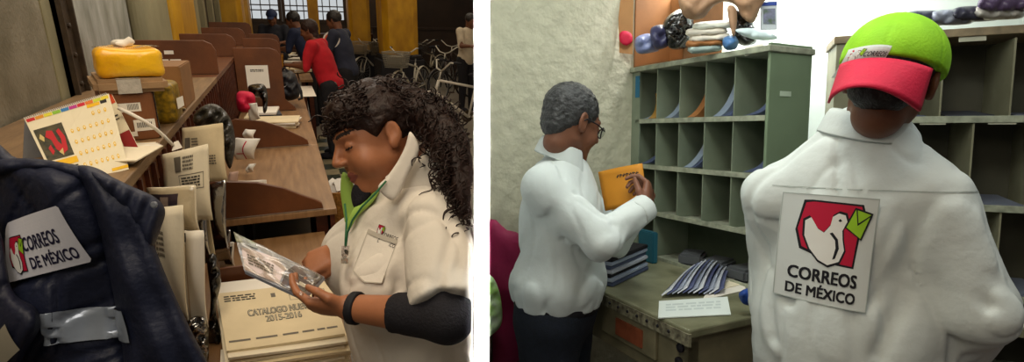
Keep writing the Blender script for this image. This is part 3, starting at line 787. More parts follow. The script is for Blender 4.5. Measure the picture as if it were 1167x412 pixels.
o, S = hang('long_envelope', 'long white envelope hanging lowest, to the right of the jacket', (205, 262), (231, 263), (238, 372), (214, 376), 1.40, PAPER, .02); 
m = MB(); fill(rect(.28, .90, .36, .985), S, .004, m, .1); ob('window_mark', m, INK, o)
m = MB(); fill(rect(.30, .10, .34, .88), S, .004, m, .1); ob('fold_edge', m, flat('#c3aa88'), o)
o, S = hang('long_envelope', 'long cream envelope hanging directly beside the jacket sleeve', (176, 236), (207, 234), (216, 366), (186, 352), 1.34, KRAFT2, .02)
ob('address_box', lines(S, .05, .55, .4, .8, 5, .004), GREYINK, o)
m = MB(); fill(rect(.66, .06, .72, .08), S, .004, m, .1); ob('red_mark', m, RED, o)
D17 = lambda x, y: 1.9
def blob(name, label, cat, outl, D, th, Rr, mt, fold=None, g=5, pf=L, room='L', group=None, back=1.0):
    dd = D if callable(D) else (lambda x, y: D)
    o = ob(name, pillow(outl, dd, th, Rr, pf, g, fold, back=back), mt, smooth=True); return tag(o, label, cat, group, room)
cr = lambda a, f=.35, s=0.: (lambda x, y: a*(math.sin(x*f+2*math.sin(y*f*.7+s))+math.sin(y*f*1.3+1.7*math.sin(x*f*.9+s))))
blob('film_bag', 'crumpled black film bag hanging above the highest cream envelope', 'bag', [(220, 138), (224, 126), (238, 118), (252, 122), (264, 138), (268, 165), (262, 192), (252, 170), (240, 146), (228, 145)], 1.95, .04, 12, mat('brownish_black_film', '#2c2820', .35, .4, 14, 1.0, 40, spec=.6), cr(.014, .33), 3)
blob('film_bag', 'dark film bag hanging low beside the pile of catalogue envelopes', 'bag', [(236, 296), (246, 290), (252, 320), (246, 350), (252, 385), (250, 425), (234, 425), (236, 380), (240, 340)], lambda x, y: 1.5+(y-300)*.0009, .03, 8, DKFILM, cr(.01), 3)
blob('film_bag', 'clear crumpled film hanging below the long white envelope', 'bag', [(212, 366), (234, 362), (238, 400), (234, 425), (216, 425), (210, 395)], lambda x, y: 1.42+(y-360)*.0008, .02, 8, PLASTD, cr(.01), 3)
o, S = hang('hanging_envelope', 'white envelope with red band hanging by the rail, left of the curved divider', (268, 157), (296, 158), (290, 181), (270, 182), 2.75, PAPER, .05, sag=.03)
m = MB(); fill(rect(.55, .02, .60, .9), S, .004, m, .1); fill(rect(.2, .3, .6, .34), S, .004, m, .1); ob('red_band', m, RED, o)
o, S = hang('hanging_envelope', 'small pinkish envelope roll hanging beside the rail over the dark shelf', (261, 196), (271, 195), (275, 228), (262, 227), 2.25, mat('pink_paper', '#c9a593', .6), .02, sag=.03)
o, S = hang('hanging_envelope', 'crumpled white paper hanging just above the envelope with a red band', (279, 147), (291, 148), (290, 158), (279, 157), 2.9, PAPER, .05, sag=.02)
blob('cloth_pouch', 'red and black cloth pouch clipped to the pigeonhole rail', 'pouch', [(270, 106), (282, 104), (290, 108), (291, 120), (286, 127), (272, 126)], 3.3, .06, 7, RED, cr(.01), 2.5)
o, S = hang('hanging_envelope', 'small white envelope hanging below the red and black pouch', (283, 118), (292, 117), (297, 135), (286, 138), 3.2, PAPER, .05, sag=.01)
blob('rag', 'dark rag with frayed yellow straps above the long flat papers', 'rag', [(283, 98), (300, 96), (305, 108), (304, 126), (300, 128), (298, 112), (288, 110)], 3.5, .05, 6, DKFILM, cr(.02), 2.5)

# ---- goods on the cabinet top
T3 = lambda px, py, z=1.3: L(px, py, z=z)
def box_ab(name, label, cat, A, B, dep, h, mt, bev=.004, parent=None, pf=None, bulge=None, room='L', group=None):
    A = np.array(A, float); B = np.array(B, float); u = unit(B-A); v = np.array([-u[1], u[0], 0]); z = np.array([0, 0, 1.]); w = np.linalg.norm(B-A)
    M = np.array([u, v, z]).T; m = MB(); m.box((A+B)/2+v*dep/2+z*h/2, (w, dep, h), M, bev)
    o = ob(name, m, mt, parent); o['_f'] = 0; del o['_f']
    if parent is None: tag(o, label, cat, group, room)
    F_ = Sheet(A, B, B+z*h, A+z*h); F_.n = -v; G = Sheet(A+z*h, B+z*h, B+z*h+v*dep, A+z*h+v*dep); G.n = z; K = Sheet(B, B+v*dep, B+v*dep+z*h, B+z*h); K.n = u
    return o, F_, G, K
B = T3(188, 157); B[0] -= .012; u = unit((.95, .30, 0)); A = B-u*.128
o, F_, G, K = box_ab('parcel_box', 'brown parcel box with barcode labels standing on the plank', 'box', A, B, .27, .145, CARDB)
m = MB(); fill(rect(.25, .62, .72, .80), F_, .001, m, .2); fill(rect(.52, .20, .95, .44), F_, .001, m, .2); fill(rect(.34, .1, .56, .2), F_, .001, m, .2); ob('label', m, PAPER, o)
m = MB()
for k in range(9): fill(rect(.46+k*.025, .66, .458+.012+k*.025, .78), F_, .002, m, .3)
for k in range(9): fill(rect(.58+k*.035, .27, .578+.02+k*.035, .38), F_, .002, m, .3)
ob('barcode', m, INK, o)
ob('film_side', Sheet(*[c+.003*K.n for c in K.c]).mesh(.001, 4, 4), PLASTD, o)
zt = 1.3+.145
u = unit(B-A); v_ = np.array([-u[1], u[0], 0]); A2 = A-u*.012-v_*.01+(0, 0, .1455); B2 = A2+u*.185
o, F_, G, K = box_ab('flat_parcel', 'flat crumpled brown paper parcel under the yellow package', 'parcel', A2, B2, .27, .042, mat('tan_wrapping_card', '#9c7c58', .6, .2, 14, .3, 30), .012)
m = MB(); fill(rect(.3, .0, .62, 1), F_, .0012, m, .2); fill(rect(.3, .0, .62, .5), G, .0012, m, .2); ob('tape', m, mat('silver_tape', '#b8b0a4', .25, .2, 40, .3), o)
A3 = A2+u*.02+v_*.01+(0, 0, .042); B3 = A3+u*.165
def puff(A, B, dep, h, mt, name, label, cat, n=.010, parent=None, f=28):
    u = unit(B-A); v = np.array([-u[1], u[0], 0]); z = np.array([0, 0, 1.]); M = np.array([u, v, z]); c = (A+B)/2+v*dep/2+z*h/2; hw = np.array([np.linalg.norm(B-A)/2, dep/2, h/2])
    def fn(P):
        q = np.abs((P-c)@M.T)-(hw-.022); return np.linalg.norm(np.maximum(q, 0), axis=1)+np.minimum(q.max(1), 0)-.022+n*wob(P, f)*.5
    e = hw.max()+.06; o = ob(name, sdf_mesh(fn, c-e, c+e, .006), mt, parent, smooth=True)
    if parent is None: tag(o, label, cat)
    return o
yp = puff(A3, B3, .22, .085, mat('bright_yellow_bag', '#ffc81a', .28, .12, 8, .5, 30, col2='#f0a808', spec=.7), 'yellow_package', 'bright yellow plastic package with clear tape, on top of the flat parcel', 'package', .014, f=34)
z_ = np.array([0, 0, .088]); S = Sheet(A3+z_+v_*.05, B3+z_+v_*.05, B3+z_+v_*.10, A3+z_+v_*.10, lambda u, v: .003*math.sin(9*u)); ob('clear_tape', S.mesh(.001), PLAST, yp, smooth=True)
a_ = A3+z_+v_*.07+u*.05; tg = puff(a_, a_+u*.06, .06, .022, PAPER, 'crumpled_tissue', 'crumpled white tissue lying on the yellow package', 'tissue', .02, f=90)
yp2 = puff(T3(203, 141)-(.075, 0, 0), T3(203, 141), .16, .14, mat('yellow_print_bag', '#b08c18', .35, .5, 60, .3, 30, col2='#5a4a10'), 'printed_package', 'yellow printed package wrapped in film right of the brown parcel box', 'package', .006)
m = MB(); S = Sheet(*[np.array(p) for p in (L(203, 124, 1.86), L(210, 120, 1.90), L(208, 109, 1.90), L(201, 112, 1.86))]); ob('label', S.mesh(.001, 2, 2), PAPER, yp2)
B = np.array([-.378, 2.46, 1.3]); A = B-(.11, 0, 0)
o, F_, G, K = box_ab('cardboard_box', 'open brown cardboard box at the edge of the cabinet top', 'box', A, B, .28, .17, mat('plain_card', '#8d6338', .7, .12, 10))
m = MB(); S = Sheet(F_.pt(0, 0, .0), F_.pt(1, 0, .0), F_.pt(1.05, -.0, .08)+(0, 0, .02), F_.pt(.1, 0, .08)+(0, 0, .01)); ob('box_flap', S.mesh(.003, 3, 3), KRAFT, o)
# stack of white papers
for k in range(5):
    a = T3(150+k*1.5, 187-k, 1.30+k*.005); b = T3(178+k*2, 162+k, 1.30+k*.005); 
    u = unit(b-a); v = np.array([-u[1], u[0], 0])
    S = Sheet(a, b, b+v*.2, a+v*.2); o = ob('letter', S.mesh(.003, 3, 3), PAPER if k % 2 else KRAFT2); tag(o, ['lowest', 'second lowest', 'middle', 'second highest', 'topmost'][k]+' letter in the loose white stack beside the desk calendar', 'letter', 'loose letters stacked on the plank')
m = MB(); pts = [L(135, 123, 1.5), L(150, 130, 1.5), L(165, 138, 1.52), L(178, 147, 1.55), L(188, 156, 1.6), L(197, 165, 1.62)]
m.tube(pts, .005, 6); o = tag(ob('packing_strap', m, PAPER, smooth=True), 'white packing strap with a paper tag curling over the brown box', 'strap')
S = Sheet(L(196, 172, 1.62), L(208, 168, 1.62), L(203, 160, 1.63), L(198, 162, 1.63)); ob('tag', S.mesh(.001, 2, 2), PAPER, o)
m = MB(); c = L(256, 60, x=-.45); m.lathe([(.03, 0), (.040, .10), (.042, .102), (.038, .102), (.028, .004)], c, n=20); o = tag(ob('paper_cup', m, PAPER, smooth=True), 'small white and red paper cup on a far end panel', 'cup')
m = MB(); m.lathe([(.0345, .03), (.039, .075)], c, n=20); ob('red_band', m, RED, o)
m = MB(); m.bb((c[0]-.045, c[1]-.045, 1.301), (c[0]+.045, c[1]+.045, c[2]-.001)); tag(ob('wooden_block', m, MWOOD, bev=.003), 'small wooden block on the cabinet top carrying the paper cup', 'block')
# stickers on the end panel
m = MB(); S = Sheet((-.80, 3.738, 1.31), (-.40, 3.738, 1.31), (-.40, 3.738, 1.49), (-.80, 3.738, 1.49)); S.n = np.array([0, -1., 0])
for a, b, w, h in ((.25, .5, .12, .16), (.40, .62, .12, .12), (.46, .32, .14, .14), (.34, .36, .1, .1)): fill(rect(a, b, a+w, b+h), S, .001, m, .2)
ob('sticker', m, PAPER, [t for t, r in THINGS if t.get('label', '').startswith('brown wooden end panel with stickers')][0])
S = Sheet((-.29, 4.936, 1.05), (-.12, 4.936, 1.05), (-.12, 4.936, 1.24), (-.29, 4.936, 1.24)); S.n = np.array([0, -1., 0])
nt_ = ob('pinned_notice', S.mesh(.002, 2, 2), PAPER, d3); ob('printed_lines', lines(S, .2, .72, .8, .84, 2, .003), INK, d3)

# ---- desk calendars
cal = thing('desk_calendar', 'tent desk calendar with rainbow tabs and a red dancer picture, yellow dates', 'calendar', T3(90, 205))
S = Sheet(L(66, 214, 1.22), L(147, 193, 1.335), L(124, 107, 1.46), L(28, 136, 1.36)); S.n = -S.n if S.n@(S.c[0]-np.array([0, 0, HL])) > 0 else S.n
ob('front_page', S.mesh(.003, 4, 4), mat('calendar_page', '#e2d6b8', .6, .02), cal)
B_ = Sheet(L(24, 225, 1.42), L(120, 190, 1.55), L(124, 107.5, 1.475), L(28, 136.5, 1.375)); ob('back_page', B_.mesh(.003, 4, 4), flat('#8a8c90'), cal)
def dec(name, polys, mt, off=.0025, par=cal, SS=S, st=.12):
    m = MB()
    for pl in polys: fill(pl, SS, off, m, st)
    return ob(name, m, mt, par)
dec('picture', [rect(.03, .34, .36, .80)], mat('dark_olive_print', '#5a5036', .6, .6, 60, col2='#2c3028'))
dec('picture_figure', [[(.12, .66), (.16, .74), (.22, .72), (.235, .56), (.265, .50), (.28, .58), (.26, .70), (.30, .73), (.335, .60), (.31, .42), (.24, .38), (.185, .46), (.17, .60)], [(.10, .50), (.14, .54), (.155, .44), (.12, .40)]], flat('#b8232a'), .0035)
dec('picture_face', [[(.05, .66), (.08, .72), (.11, .66), (.09, .60)], [(.20, .42), (.26, .46), (.24, .36)]], flat('#c8b070'), .0035)
dec('yellow_bar', [rect(.02, .24, .38, .32), rect(.70, .885, .86, .93), rect(.76, .02, 1.0, .055), rect(.42, -.0, .44, .2)], flat('#e6b31c'))
dec('small_print', [rect(.10, .2, .36, .215), rect(.06, .165, .36, .18), rect(.20, .13, .36, .145), rect(.87, .89, .95, .94)], INK)
tabs = ['#c0282a', '#d8902a', '#d8cc3a', '#8ab83a', '#3a78b0', '#b83a8a', '#c82a3a', '#d8702a', '#c8cc3a', '#e0c83a']
for k in range(10): dec('month_tab', [rect(.01+k*.098, .935, .102+k*.098, .985)], flat(tabs[k]))
r = random.Random(3); ds = []
for row in range(5):
    for c in range(7):
        if row == 0 and c < 4: continue
        u = .44+c*.077+row*.0; v = .80-row*.155; ds.append([(u+.018*math.cos(a*PI/4), v+.030*math.sin(a*PI/4)) for a in range(8)])
m = MB()
for i, pl in enumerate(ds):
    fill(pl, S, .0025, m, .2); fill([((x-pl[4][0])*.45+pl[4][0]+.01, (y-pl[2][1])*.45+pl[2][1]-.017) for x, y in pl], S, .0035, m, .2, 1)
ob('yellow_dates', m, [flat('#e8bc30'), flat('#f1e6c4')], cal)
m = MB()
for k in range(44):
    c = S.pt(.012+k*.0225, 1.0, -.004); m.torus(c, S.c[2]-S.c[3], .008, .0011, 10, 4)
ob('spiral_binding', m, flat('#d8d4cc', .3), cal)
c2 = thing('wall_card', 'second tent calendar with a red header behind the first calendar', 'calendar', T3(148, 185))
S2 = Sheet(L(118, 150, 1.53), L(160, 170, 1.42), L(126, 104, 1.52), L(104, 110, 1.56)); S2 = Sheet(L(112, 196, 1.44), L(160, 172, 1.46), L(126, 104, 1.56), L(96, 116, 1.52)); S2.n = -S2.n if S2.n@(S2.c[0]-np.array([0, 0, HL])) > 0 else S2.n
ob('page', S2.mesh(.003, 3, 3), mat('calendar_page', '#e2d6b8'), c2)
dec('red_header', [rect(.0, .80, 1.0, .97)], mat('red_print', '#a4281c', .5, .5, 30, col2='#d85a2a'), .0025, c2, S2)
dec('red_label', [rect(.72, .06, 1.0, .34)], flat('#8c2020'), .0025, c2, S2)
dec('small_print', [rect(.45, .66, .8, .69), rect(.45, .60, .9, .62), rect(.5, .55, .9, .565)], INK, .003, c2, S2)

# ---- pile of catalogue envelopes and things around it
def pile(n):
    for k in range(n):
        z = .752+k*.0085; j = RNG.uniform(-3, 3, 2) if k < n-1 else (0, 0)
        c = [T3(258+j[0], 397+j[1], .85), T3(393+j[0], 378+j[1], .85), T3(372+j[0], 318+j[1], .85), T3(247+j[0], 332+j[1], .85)]
        for p in c: p[2] = z+.004
        if k < n-1: dy = RNG.uniform(-.012, .004); c = [p+np.array([RNG.uniform(-.006, .006), dy-.004*(n-1-k)*.6, 0]) for p in c]
        S = Sheet(*c, lambda u, v: .002*math.sin(3*u+k)); S.n = np.array([0, 0, 1.])
        o = ob('catalogue_envelope', S.mesh(.0075, 6, 6), KRAFT2 if k % 2 else KRAFT, smooth=False, bev=0)
        top = k == n-1
        tag(o, 'top catalogue envelope of the pile, with two bold lines of lettering' if top else 'cream catalogue envelope inside the pile under the lettered one', 'envelope', 'pile of catalogue envelopes')
        if not top: o['label'] = 'cream catalogue envelope, %s below the lettered top one in the pile' % ['first', 'second', 'third', 'fourth', 'fifth', 'sixth', 'seventh', 'eighth', 'ninth', 'lowest and tenth'][n-2-k]
    # face print on the top one
    m = MB()
    text('CATALOGO NUEVO', (.23, .50, .80, .61), S, .0044, m, .10); text('2015-2016', (.37, .37, .68, .47), S, .0044, m, .10); ob('bold_lettering', m, INK, o)
    m = MB(); text('CATALOGO NUEVO', (.233, .504, .797, .606), S, .0052, m, -.02); text('2015-2016', (.373, .374, .677, .466), S, .0052, m, -.02); ob('lettering_fill', m, KRAFT2, o)
    ob('sender_lines', lines(S, .05, .80, .33, .93, 3, .0044, 5), INK, o); ob('footer_lines', lines(S, .03, .10, .98, .15, 1, .0044, 6), GREYINK, o)
    m = MB()
    for a in (rect(.62, .70, .95, .705), rect(.62, .84, .95, .845), rect(.62, .70, .624, .84), rect(.945, .70, .95, .84)): fill(a, S, .0044, m, .2)
    fill(rect(.46, .80, .50, .88), S, .0044, m, .2); ob('address_box', m, GREYINK, o)
pile(11)
for k in range(3):
    c = [T3(245+k*2, 333-k, .85), T3(312, 322-k, .85), T3(306, 309, .85), T3(243, 316, .85)]
    for p in c: p[2] = .756+.03+k*.018
    S = Sheet(*c); S.n = np.array([0, 0, 1.]); tag(ob('white_folder', S.mesh(.014, 2, 2), PAPER), ['lowest', 'middle', 'topmost'][k]+' white folder lying behind the pile of catalogue envelopes', 'folder', 'white folders behind the pile')
m = MB(); a = T3(243, 309, .86); b = T3(300, 301, .86); u = unit(b-a); m.tube([a, b], .001)
m = MB(); v = np.array([-u[1], u[0], 0]); m.prism([(0, .755), (0, .865), (np.linalg.norm(b-a), .865), (np.linalg.norm(b-a), .755)], 0, .012, lambda x, y, t: np.array([a[0], a[1], 0])+u*x+v*t+np.array([0, 0, y]))
tag(ob('tray_edge', m, MWOOD, bev=.002), 'low brown wooden board standing behind the white folders', 'board')
S = Sheet(T3(330, 400, .758), T3(372, 392, .758), T3(378, 352, .758), T3(338, 350, .758))
c = [T3(362, 412, .757), T3(404, 404, .757), T3(424, 330, .757), T3(380, 330, .757)]
S = Sheet(*c); S.n = np.array([0, 0, 1.])
c = [T3(250, 440, .765), T3(374, 430, .765), T3(390, 372, .765), T3(252, 400, .765)]
S = Sheet(*c); S.n = np.array([0, 0, 1.]); o = tag(ob('newspaper', S.mesh(.012, 2, 2), PAPER), 'printed paper lying under the front edge of the pile', 'paper'); ob('printed_lines', lines(S, .5, .1, .95, .9, 7, .0065), GREYINK, o)
o, S = hang('film_bag', 'clear bag with dark print hanging behind the white folders', (240, 262), (262, 262), (265, 296), (240, 298), 1.95, PLASTD, .02, sag=.02)
o, S = hang('hanging_envelope', 'white and black printed letter lying in the dark shelf behind the film package', (244, 276), (266, 276), (268, 303), (245, 303), 1.98, PAPER, .02)
m = MB(); fill(rect(.55, .1, .95, .85), S, .003, m, .2); ob('black_print', m, INK, o)
o, S = hang('hanging_envelope', 'small printed letter sticking out over the low curved divider', (270, 206), (303, 205), (306, 218), (272, 216), 2.45, PAPER, .05)
m = MB(); fill(rect(.45, .15, .8, .8), S, .003, m, .2); ob('grey_print', m, GREYINK, o)
o, S = hang('hanging_envelope', 'corner of a letter poking from the dark shelf above the printed letter', (283, 187), (291, 186), (289, 195), (282, 197), 2.6, PAPER, .05)

# ---- jacket on a chair
def jf(x, y):
    a = math.sin(x*.045+1.9*math.sin(y*.016+.6))+math.sin(x*.03-y*.035+1.2); b = math.sin(x*.06+y*.045+1.5*math.sin(x*.03))
    return .010*a-.012*math.exp(-(a/.22)**2)-.006*math.exp(-(b/.2)**2)
J_ = thing('navy_jacket', 'navy work jacket with white lettered patch and silver bands, hung on a chair', 'jacket', np.array([*L(60, 440, .98)[:2], .0])+np.array([0, 0, .62]))
D1 = lambda x, y: 1.00+(y-190)*.00022*1-(60-abs(x-60))*.0004
back = pillow([(-14, 186), (20, 180), (60, 185), (88, 188), (108, 200), (128, 250), (134, 300), (138, 350), (150, 400), (160, 470), (-14, 470)], D1, .05, 26, L, 5, jf)
bo = ob('back_panel', back, NAVY, J_, smooth=True)
sl = pillow([(86, 190), (112, 192), (140, 214), (168, 262), (192, 320), (216, 372), (244, 430), (250, 470), (150, 470), (140, 400), (128, 330), (112, 260), (96, 215)], lambda x, y: .955+(y-190)*.0002, .045, 22, L, 5, lambda x, y: .008*math.sin((x-y*.42)*.13)+.004*math.sin(y*.07+x*.03))
ob('sleeve', sl, NAVY, J_, smooth=True)
cl = pillow([(104, 196), (124, 200), (150, 212), (176, 224), (188, 238), (184, 258), (170, 290), (160, 270), (140, 240), (118, 218)], lambda x, y: .93+(x-110)*.0006, .025, 10, L, 4, lambda x, y: .004*math.sin(x*.3+y*.1))
cl2 = ob('hanging_collar', cl, NAVY, J_, smooth=True)
m = MB(); c = L(176, 233, .925); m.lathe([(.006, 0), (.006, .002), (.004, .003)], c, dirL(0, 0, -1), 12); ob('snap_button', m, flat('#6c7078', .3), J_)
yk = pillow([(-14, 184), (30, 180), (66, 184), (92, 190), (104, 202), (96, 208), (60, 196), (20, 196), (-14, 200)], lambda x, y: .955, .02, 9, L, 4, lambda x, y: .003*math.sin(x*.2))
ob('shoulder_yoke', yk, NAVY, J_, smooth=True)
lf = pillow([(-14, 250), (2, 270), (14, 330), (40, 350), (46, 372), (30, 400), (10, 440), (-14, 450)], lambda x, y: .95, .03, 14, L, 5, jf)
ob('left_sleeve', lf, mat('dark_navy_nylon', '#12152a', .6, .12, 14, .3, 50), J_, smooth=True)
PD = Drape(L(0, 322, .95), L(101, 297, .95), L(-8, 253, .95), [back, lf, sl], dirL(0, 0, -1)); 
PD = Drape(L(-2, 324, .95), L(102, 299, .95), L(-14, 256, .95), [back], dirL(0, 0, -1))
pm = MB(); fill([(-.02, .0), (.97, .01), (1.0, .06), (.975, .95), (.95, .985), (-.02, 1.0)], PD, .002, pm, .06); ob('patch', pm, mat('patch_cloth', '#dcdce6', .8, .03), J_)
PD = Drape(L(-2, 324, .95), L(102, 299, .95), L(-14, 256, .95), [pm], dirL(0, 0, -1))
pm = MB(); text('CORREOS', (.30, .43, .80, .66), PD, .0012, pm, .05); text('DE MÉXICO', (.34, .12, .92, .36), PD, .0012, pm, .05); ob('patch_lettering', pm, flat('#1d1a3a'), J_)
ob('patch_emblem', emblem(PD, (.05, .10, .30, .74), .0010, .03), EMB, J_)
SILV = mat('reflective_silver', '#9aa4b4', .28, .15, 10, .15, 20, metal=.35, spec=.8)
TANS = mat('reflective_tan_edge', '#8f8878', .45, .15, 10)
BD = Drape(L(44, 396, .95), L(147, 392, .95), L(44, 358, .95), [back, sl], dirL(0, 0, -1), fit=False)
m = MB(); fill([(0, 0), (.75, -.01), (.99, .03), (.91, 1.0), (.6, .97), (.02, 1.02)], BD, .007, m, .05); ob('reflective_band', m, SILV, J_, smooth=True)
BD = Drape(L(3, 400, .95), L(44, 372, .95), L(-4, 395, .95), [back, lf], dirL(0, 0, -1))
BD2 = Drape(L(12, 420, .95), L(50, 390, .95), L(3, 396, .95), [back, lf], dirL(0, 0, -1))
m = MB(); fill([(0, 0), (1.0, .05), (.96, 1.3), (.5, 1.2), (.1, 1.1)], BD2, .004, m, .08); ob('reflective_band', m, TANS, J_, smooth=True)
ch = thing('chair', 'chair carrying the navy jacket, mostly hidden by it', 'chair', (-.62, .98, 0))
b0 = L(60, 330, 1.0)
m = MB(); m.bb((-.80, .92, .42), (-.40, 1.14, .46)); ob('seat', m, DWOOD, ch)
for x in (-.78, -.46):
    for y in (.94, 1.10): m = MB(); m.bb((x, y, 0), (x+.035, y+.035, .42)); ob('leg', m, DWOOD, ch)
m = MB(); m.tube([(-.76, 1.12, .45), (-.76, 1.12, .9)], .012); m.tube([(-.44, 1.12, .45), (-.44, 1.12, .9)], .012); ob('backrest', m, DWOOD, ch)

# ---- the woman
hc = L(430, 156, 1.24); hM = head_axes(dirL(-.74, .36, -.48), dirL(-.30, -.94, -.10))
neck = L(466, 203, 1.26); g_ = dirL(-50, 1894, 600)
pelv = neck+g_*.52+dirL(1, 0, 0)*.022+dirL(0, 0, 1)*.0
J = {'neck': neck, 'pelvis': pelv, 'sL': L(497, 250, 1.13), 'eL': L(511, 362, 1.0), 'wL': L(399, 350, 1.06),
     'sR': L(432, 232, 1.42), 'eR': L(418, 325, 1.42), 'wR': L(389, 286, 1.26)}
fwd = dirL(-1, .1, -.35); rt = unit(J['sR']-J['sL']); J.update(legs_down(pelv, rt, fwd))
fs = fig(J, (hc, hM, 1.0), dict(girth=1.28, bust=True, ag=.98, hs=.86, hands={
    'L': (dirL(-1, -.02, .12), dirL(.15, .85, -.55), 1, (.35, .4, .45, .5), ((.018, .010, .0), (.046, .034, -.004), (.058, .060, -.014), (.058, .086, -.024))),
    'R': (dirL(-.85, .35, -.25), dirL(.1, -.65, -.75), -1, (.55, .6, .6, .6), ((.018, .012, -.004), (.038, .044, -.014), (.040, .072, -.022), (.036, .098, -.028)))}))
lo, hi = bounds(fs, .2)
wo = thing('person', 'woman with a curly black ponytail and white shirt looking down at a magazine', 'person', np.array([pelv[0], pelv[1], 0]))
SW = mat('woman_skin', '#a66b49', .45, .07, 30, .05, 220, sss=.06)
bm_ = sdf_mesh(lambda P: np.maximum(fs['body'](P), left_of_wall(P)+.012), lo, hi, .0036); ob('body', paint(bm_, skin_paint(fs)), [SW, LIP, BROW], wo, smooth=True)
T = fs['T']; Rr, Fw, Up = T
def sleeveL(P, f): return smin(cap(P, J['sL'], J['eL'], .068+f, .066+f), P[:, 0]*0+9, .01)
slv_end = unit(J['eL']-J['sL'])
def shirt(P):
    d = fs['torso'](P, .020)
    for k in 'LR':
        a = unit(J['e'+k]-J['s'+k]); e = cap(P, J['s'+k]-Up*.01, J['s'+k]+a*.24, .072, .076)
        e = smax(e, (P-(J['s'+k]+a*(.20 if k == 'L' else .16)))@a, .006); d = smin(d, e, .022)
    d = smax(d, -((P-pelv)@Up)-.22, .01)
    b = J['sL']+Fw*.03
    d = d+crease(P, J['sL']+Fw*.075+Up*.03, J['sL']+Fw*.10-Up*.14, .012, .010)
    d = d+crease(P, J['sL']+Fw*.10-Up*.13, J['sL']+Fw*.16-Up*.20, .014, .008)+crease(P, J['sL']+Fw*.10-Up*.11, J['sL']+Fw*.20-Up*.10, .014, .006)
    d = d+crease(P, J['sL']+Fw*.03-Up*.05, J['sL']-Fw*.04-Up*.16, .014, .006)+crease(P, J['sL']+Fw*.06-Up*.08, J['sL']+Fw*.01-Up*.18, .012, .006)
    return np.maximum(d+cloth(P, 1.3, .0062), left_of_wall(P))
so_ = sdf_mesh(shirt, lo, hi, .0065); ob('shirt', so_, SHIRT, wo, smooth=True)
cm = collar(fs, SHIRT, wo, r=.072, h=.050, fold=.085, open_=1.1, tip=.04, axis=unit(J['neck']*.4+hc*.6-J['neck']+Up*.08), lift=.012)
def ssl(P):
    k = 'L'; a = unit(J['eL']-J['sL']); d = smin(cap(P, J['sL']+a*.08, J['eL'], .050, .045), cap(P, J['eL'], J['wL'], .045, .035), .02)
    f = unit(J['wL']-J['eL']); d = smax(d, (P-(J['wL']-f*.095))@f, .004); return np.maximum(d+cloth(P, 4., .0018), left_of_wall(P)+.004)
ob('undershirt_sleeve', sdf_mesh(ssl, J['eL']-.34, J['eL']+.34, .005), BLACKC, wo, smooth=True)
def wband(P):
    f = unit(J['wL']-J['eL']); c = J['wL']-f*.012; return smax(cap(P, c-f*.05, c+f*.05, .0335, .0325), np.abs((P-c)@f)-.009, .003)
ob('wristwatch', sdf_mesh(wband, J['wL']-.08, J['wL']+.08, .003), BLK, wo, smooth=True)
def wband2(P):
    f = unit(J['wR']-J['eR']); c = J['wR']-f*.01; return smax(cap(P, c-f*.05, c+f*.05, .031, .031), np.abs((P-c)@f)-.003, .001)
ob('bracelet', sdf_mesh(wband2, J['wR']-.08, J['wR']+.08, .003), flat('#b09a70', .3), wo, smooth=True)
ob('trousers', sdf_mesh(lambda P: smax(smax(smin(fs['legs'](P, .02), fs['torso'](P, .012), .04), (P-pelv)@Up+.12, .01), left_of_wall(P)+.006, .002), lo, hi, .012), DARKP, wo, smooth=True)
for k in 'LR': shoe(fs, k, BLK, wo)
# green scarf / lapels and lanyard
gs = pillow([(391, 196), (402, 206), (404, 222), (410, 236), (404, 252), (396, 262), (391, 240), (388, 215)], lambda x, y: 1.27, .012, 8, L, 3)
ob('green_neckerchief', gs, flat('#a3c85a', .7), wo, smooth=True)
gs = pillow([(404, 236), (418, 227), (428, 216), (432, 218), (424, 231), (408, 246), (398, 262), (395, 256)], lambda x, y: 1.20, .008, 5, L, 3)
ob('green_lapel', gs, flat('#a3c85a', .7), wo, smooth=True)
gs = pillow([(406, 208), (420, 214), (428, 206), (432, 196), (424, 222), (406, 238), (400, 222)], lambda x, y: 1.205, .012, 6, L, 3)
ob('black_vest_edge', gs, BLACKC, wo, smooth=True)
m = MB(); lan = [L(x, y, d) for x, y, d in ((440, 206, 1.12), (428, 220, 1.11), (412, 236, 1.11), (402, 250, 1.12), (396, 265, 1.13), (394, 282, 1.14))]
m.tube(lan, .0022, 6); m.tube([L(x, y, d) for x, y, d in ((393, 232, 1.18), (395, 250, 1.15), (394, 270, 1.14), (393, 290, 1.15))], .0022, 6); ob('lanyard', m, flat('#2c6a44'), wo)
o = Sheet(L(389, 300, 1.13), L(397, 300, 1.12), L(398, 280, 1.11), L(390, 280, 1.12)); ob('badge_holder', o.mesh(.003, 2, 2), clear('clear_film2', '#c8c0b0', .4), wo)
gs = pillow([(467, 150), (475, 160), (477, 174), (466, 198), (450, 228), (431, 214), (441, 201), (453, 184), (462, 166)], lambda x, y: 1.135+(x-450)*.0004, .006, 5, L, 3)
ob('collar_flap', gs, SHIRT, wo, smooth=True)
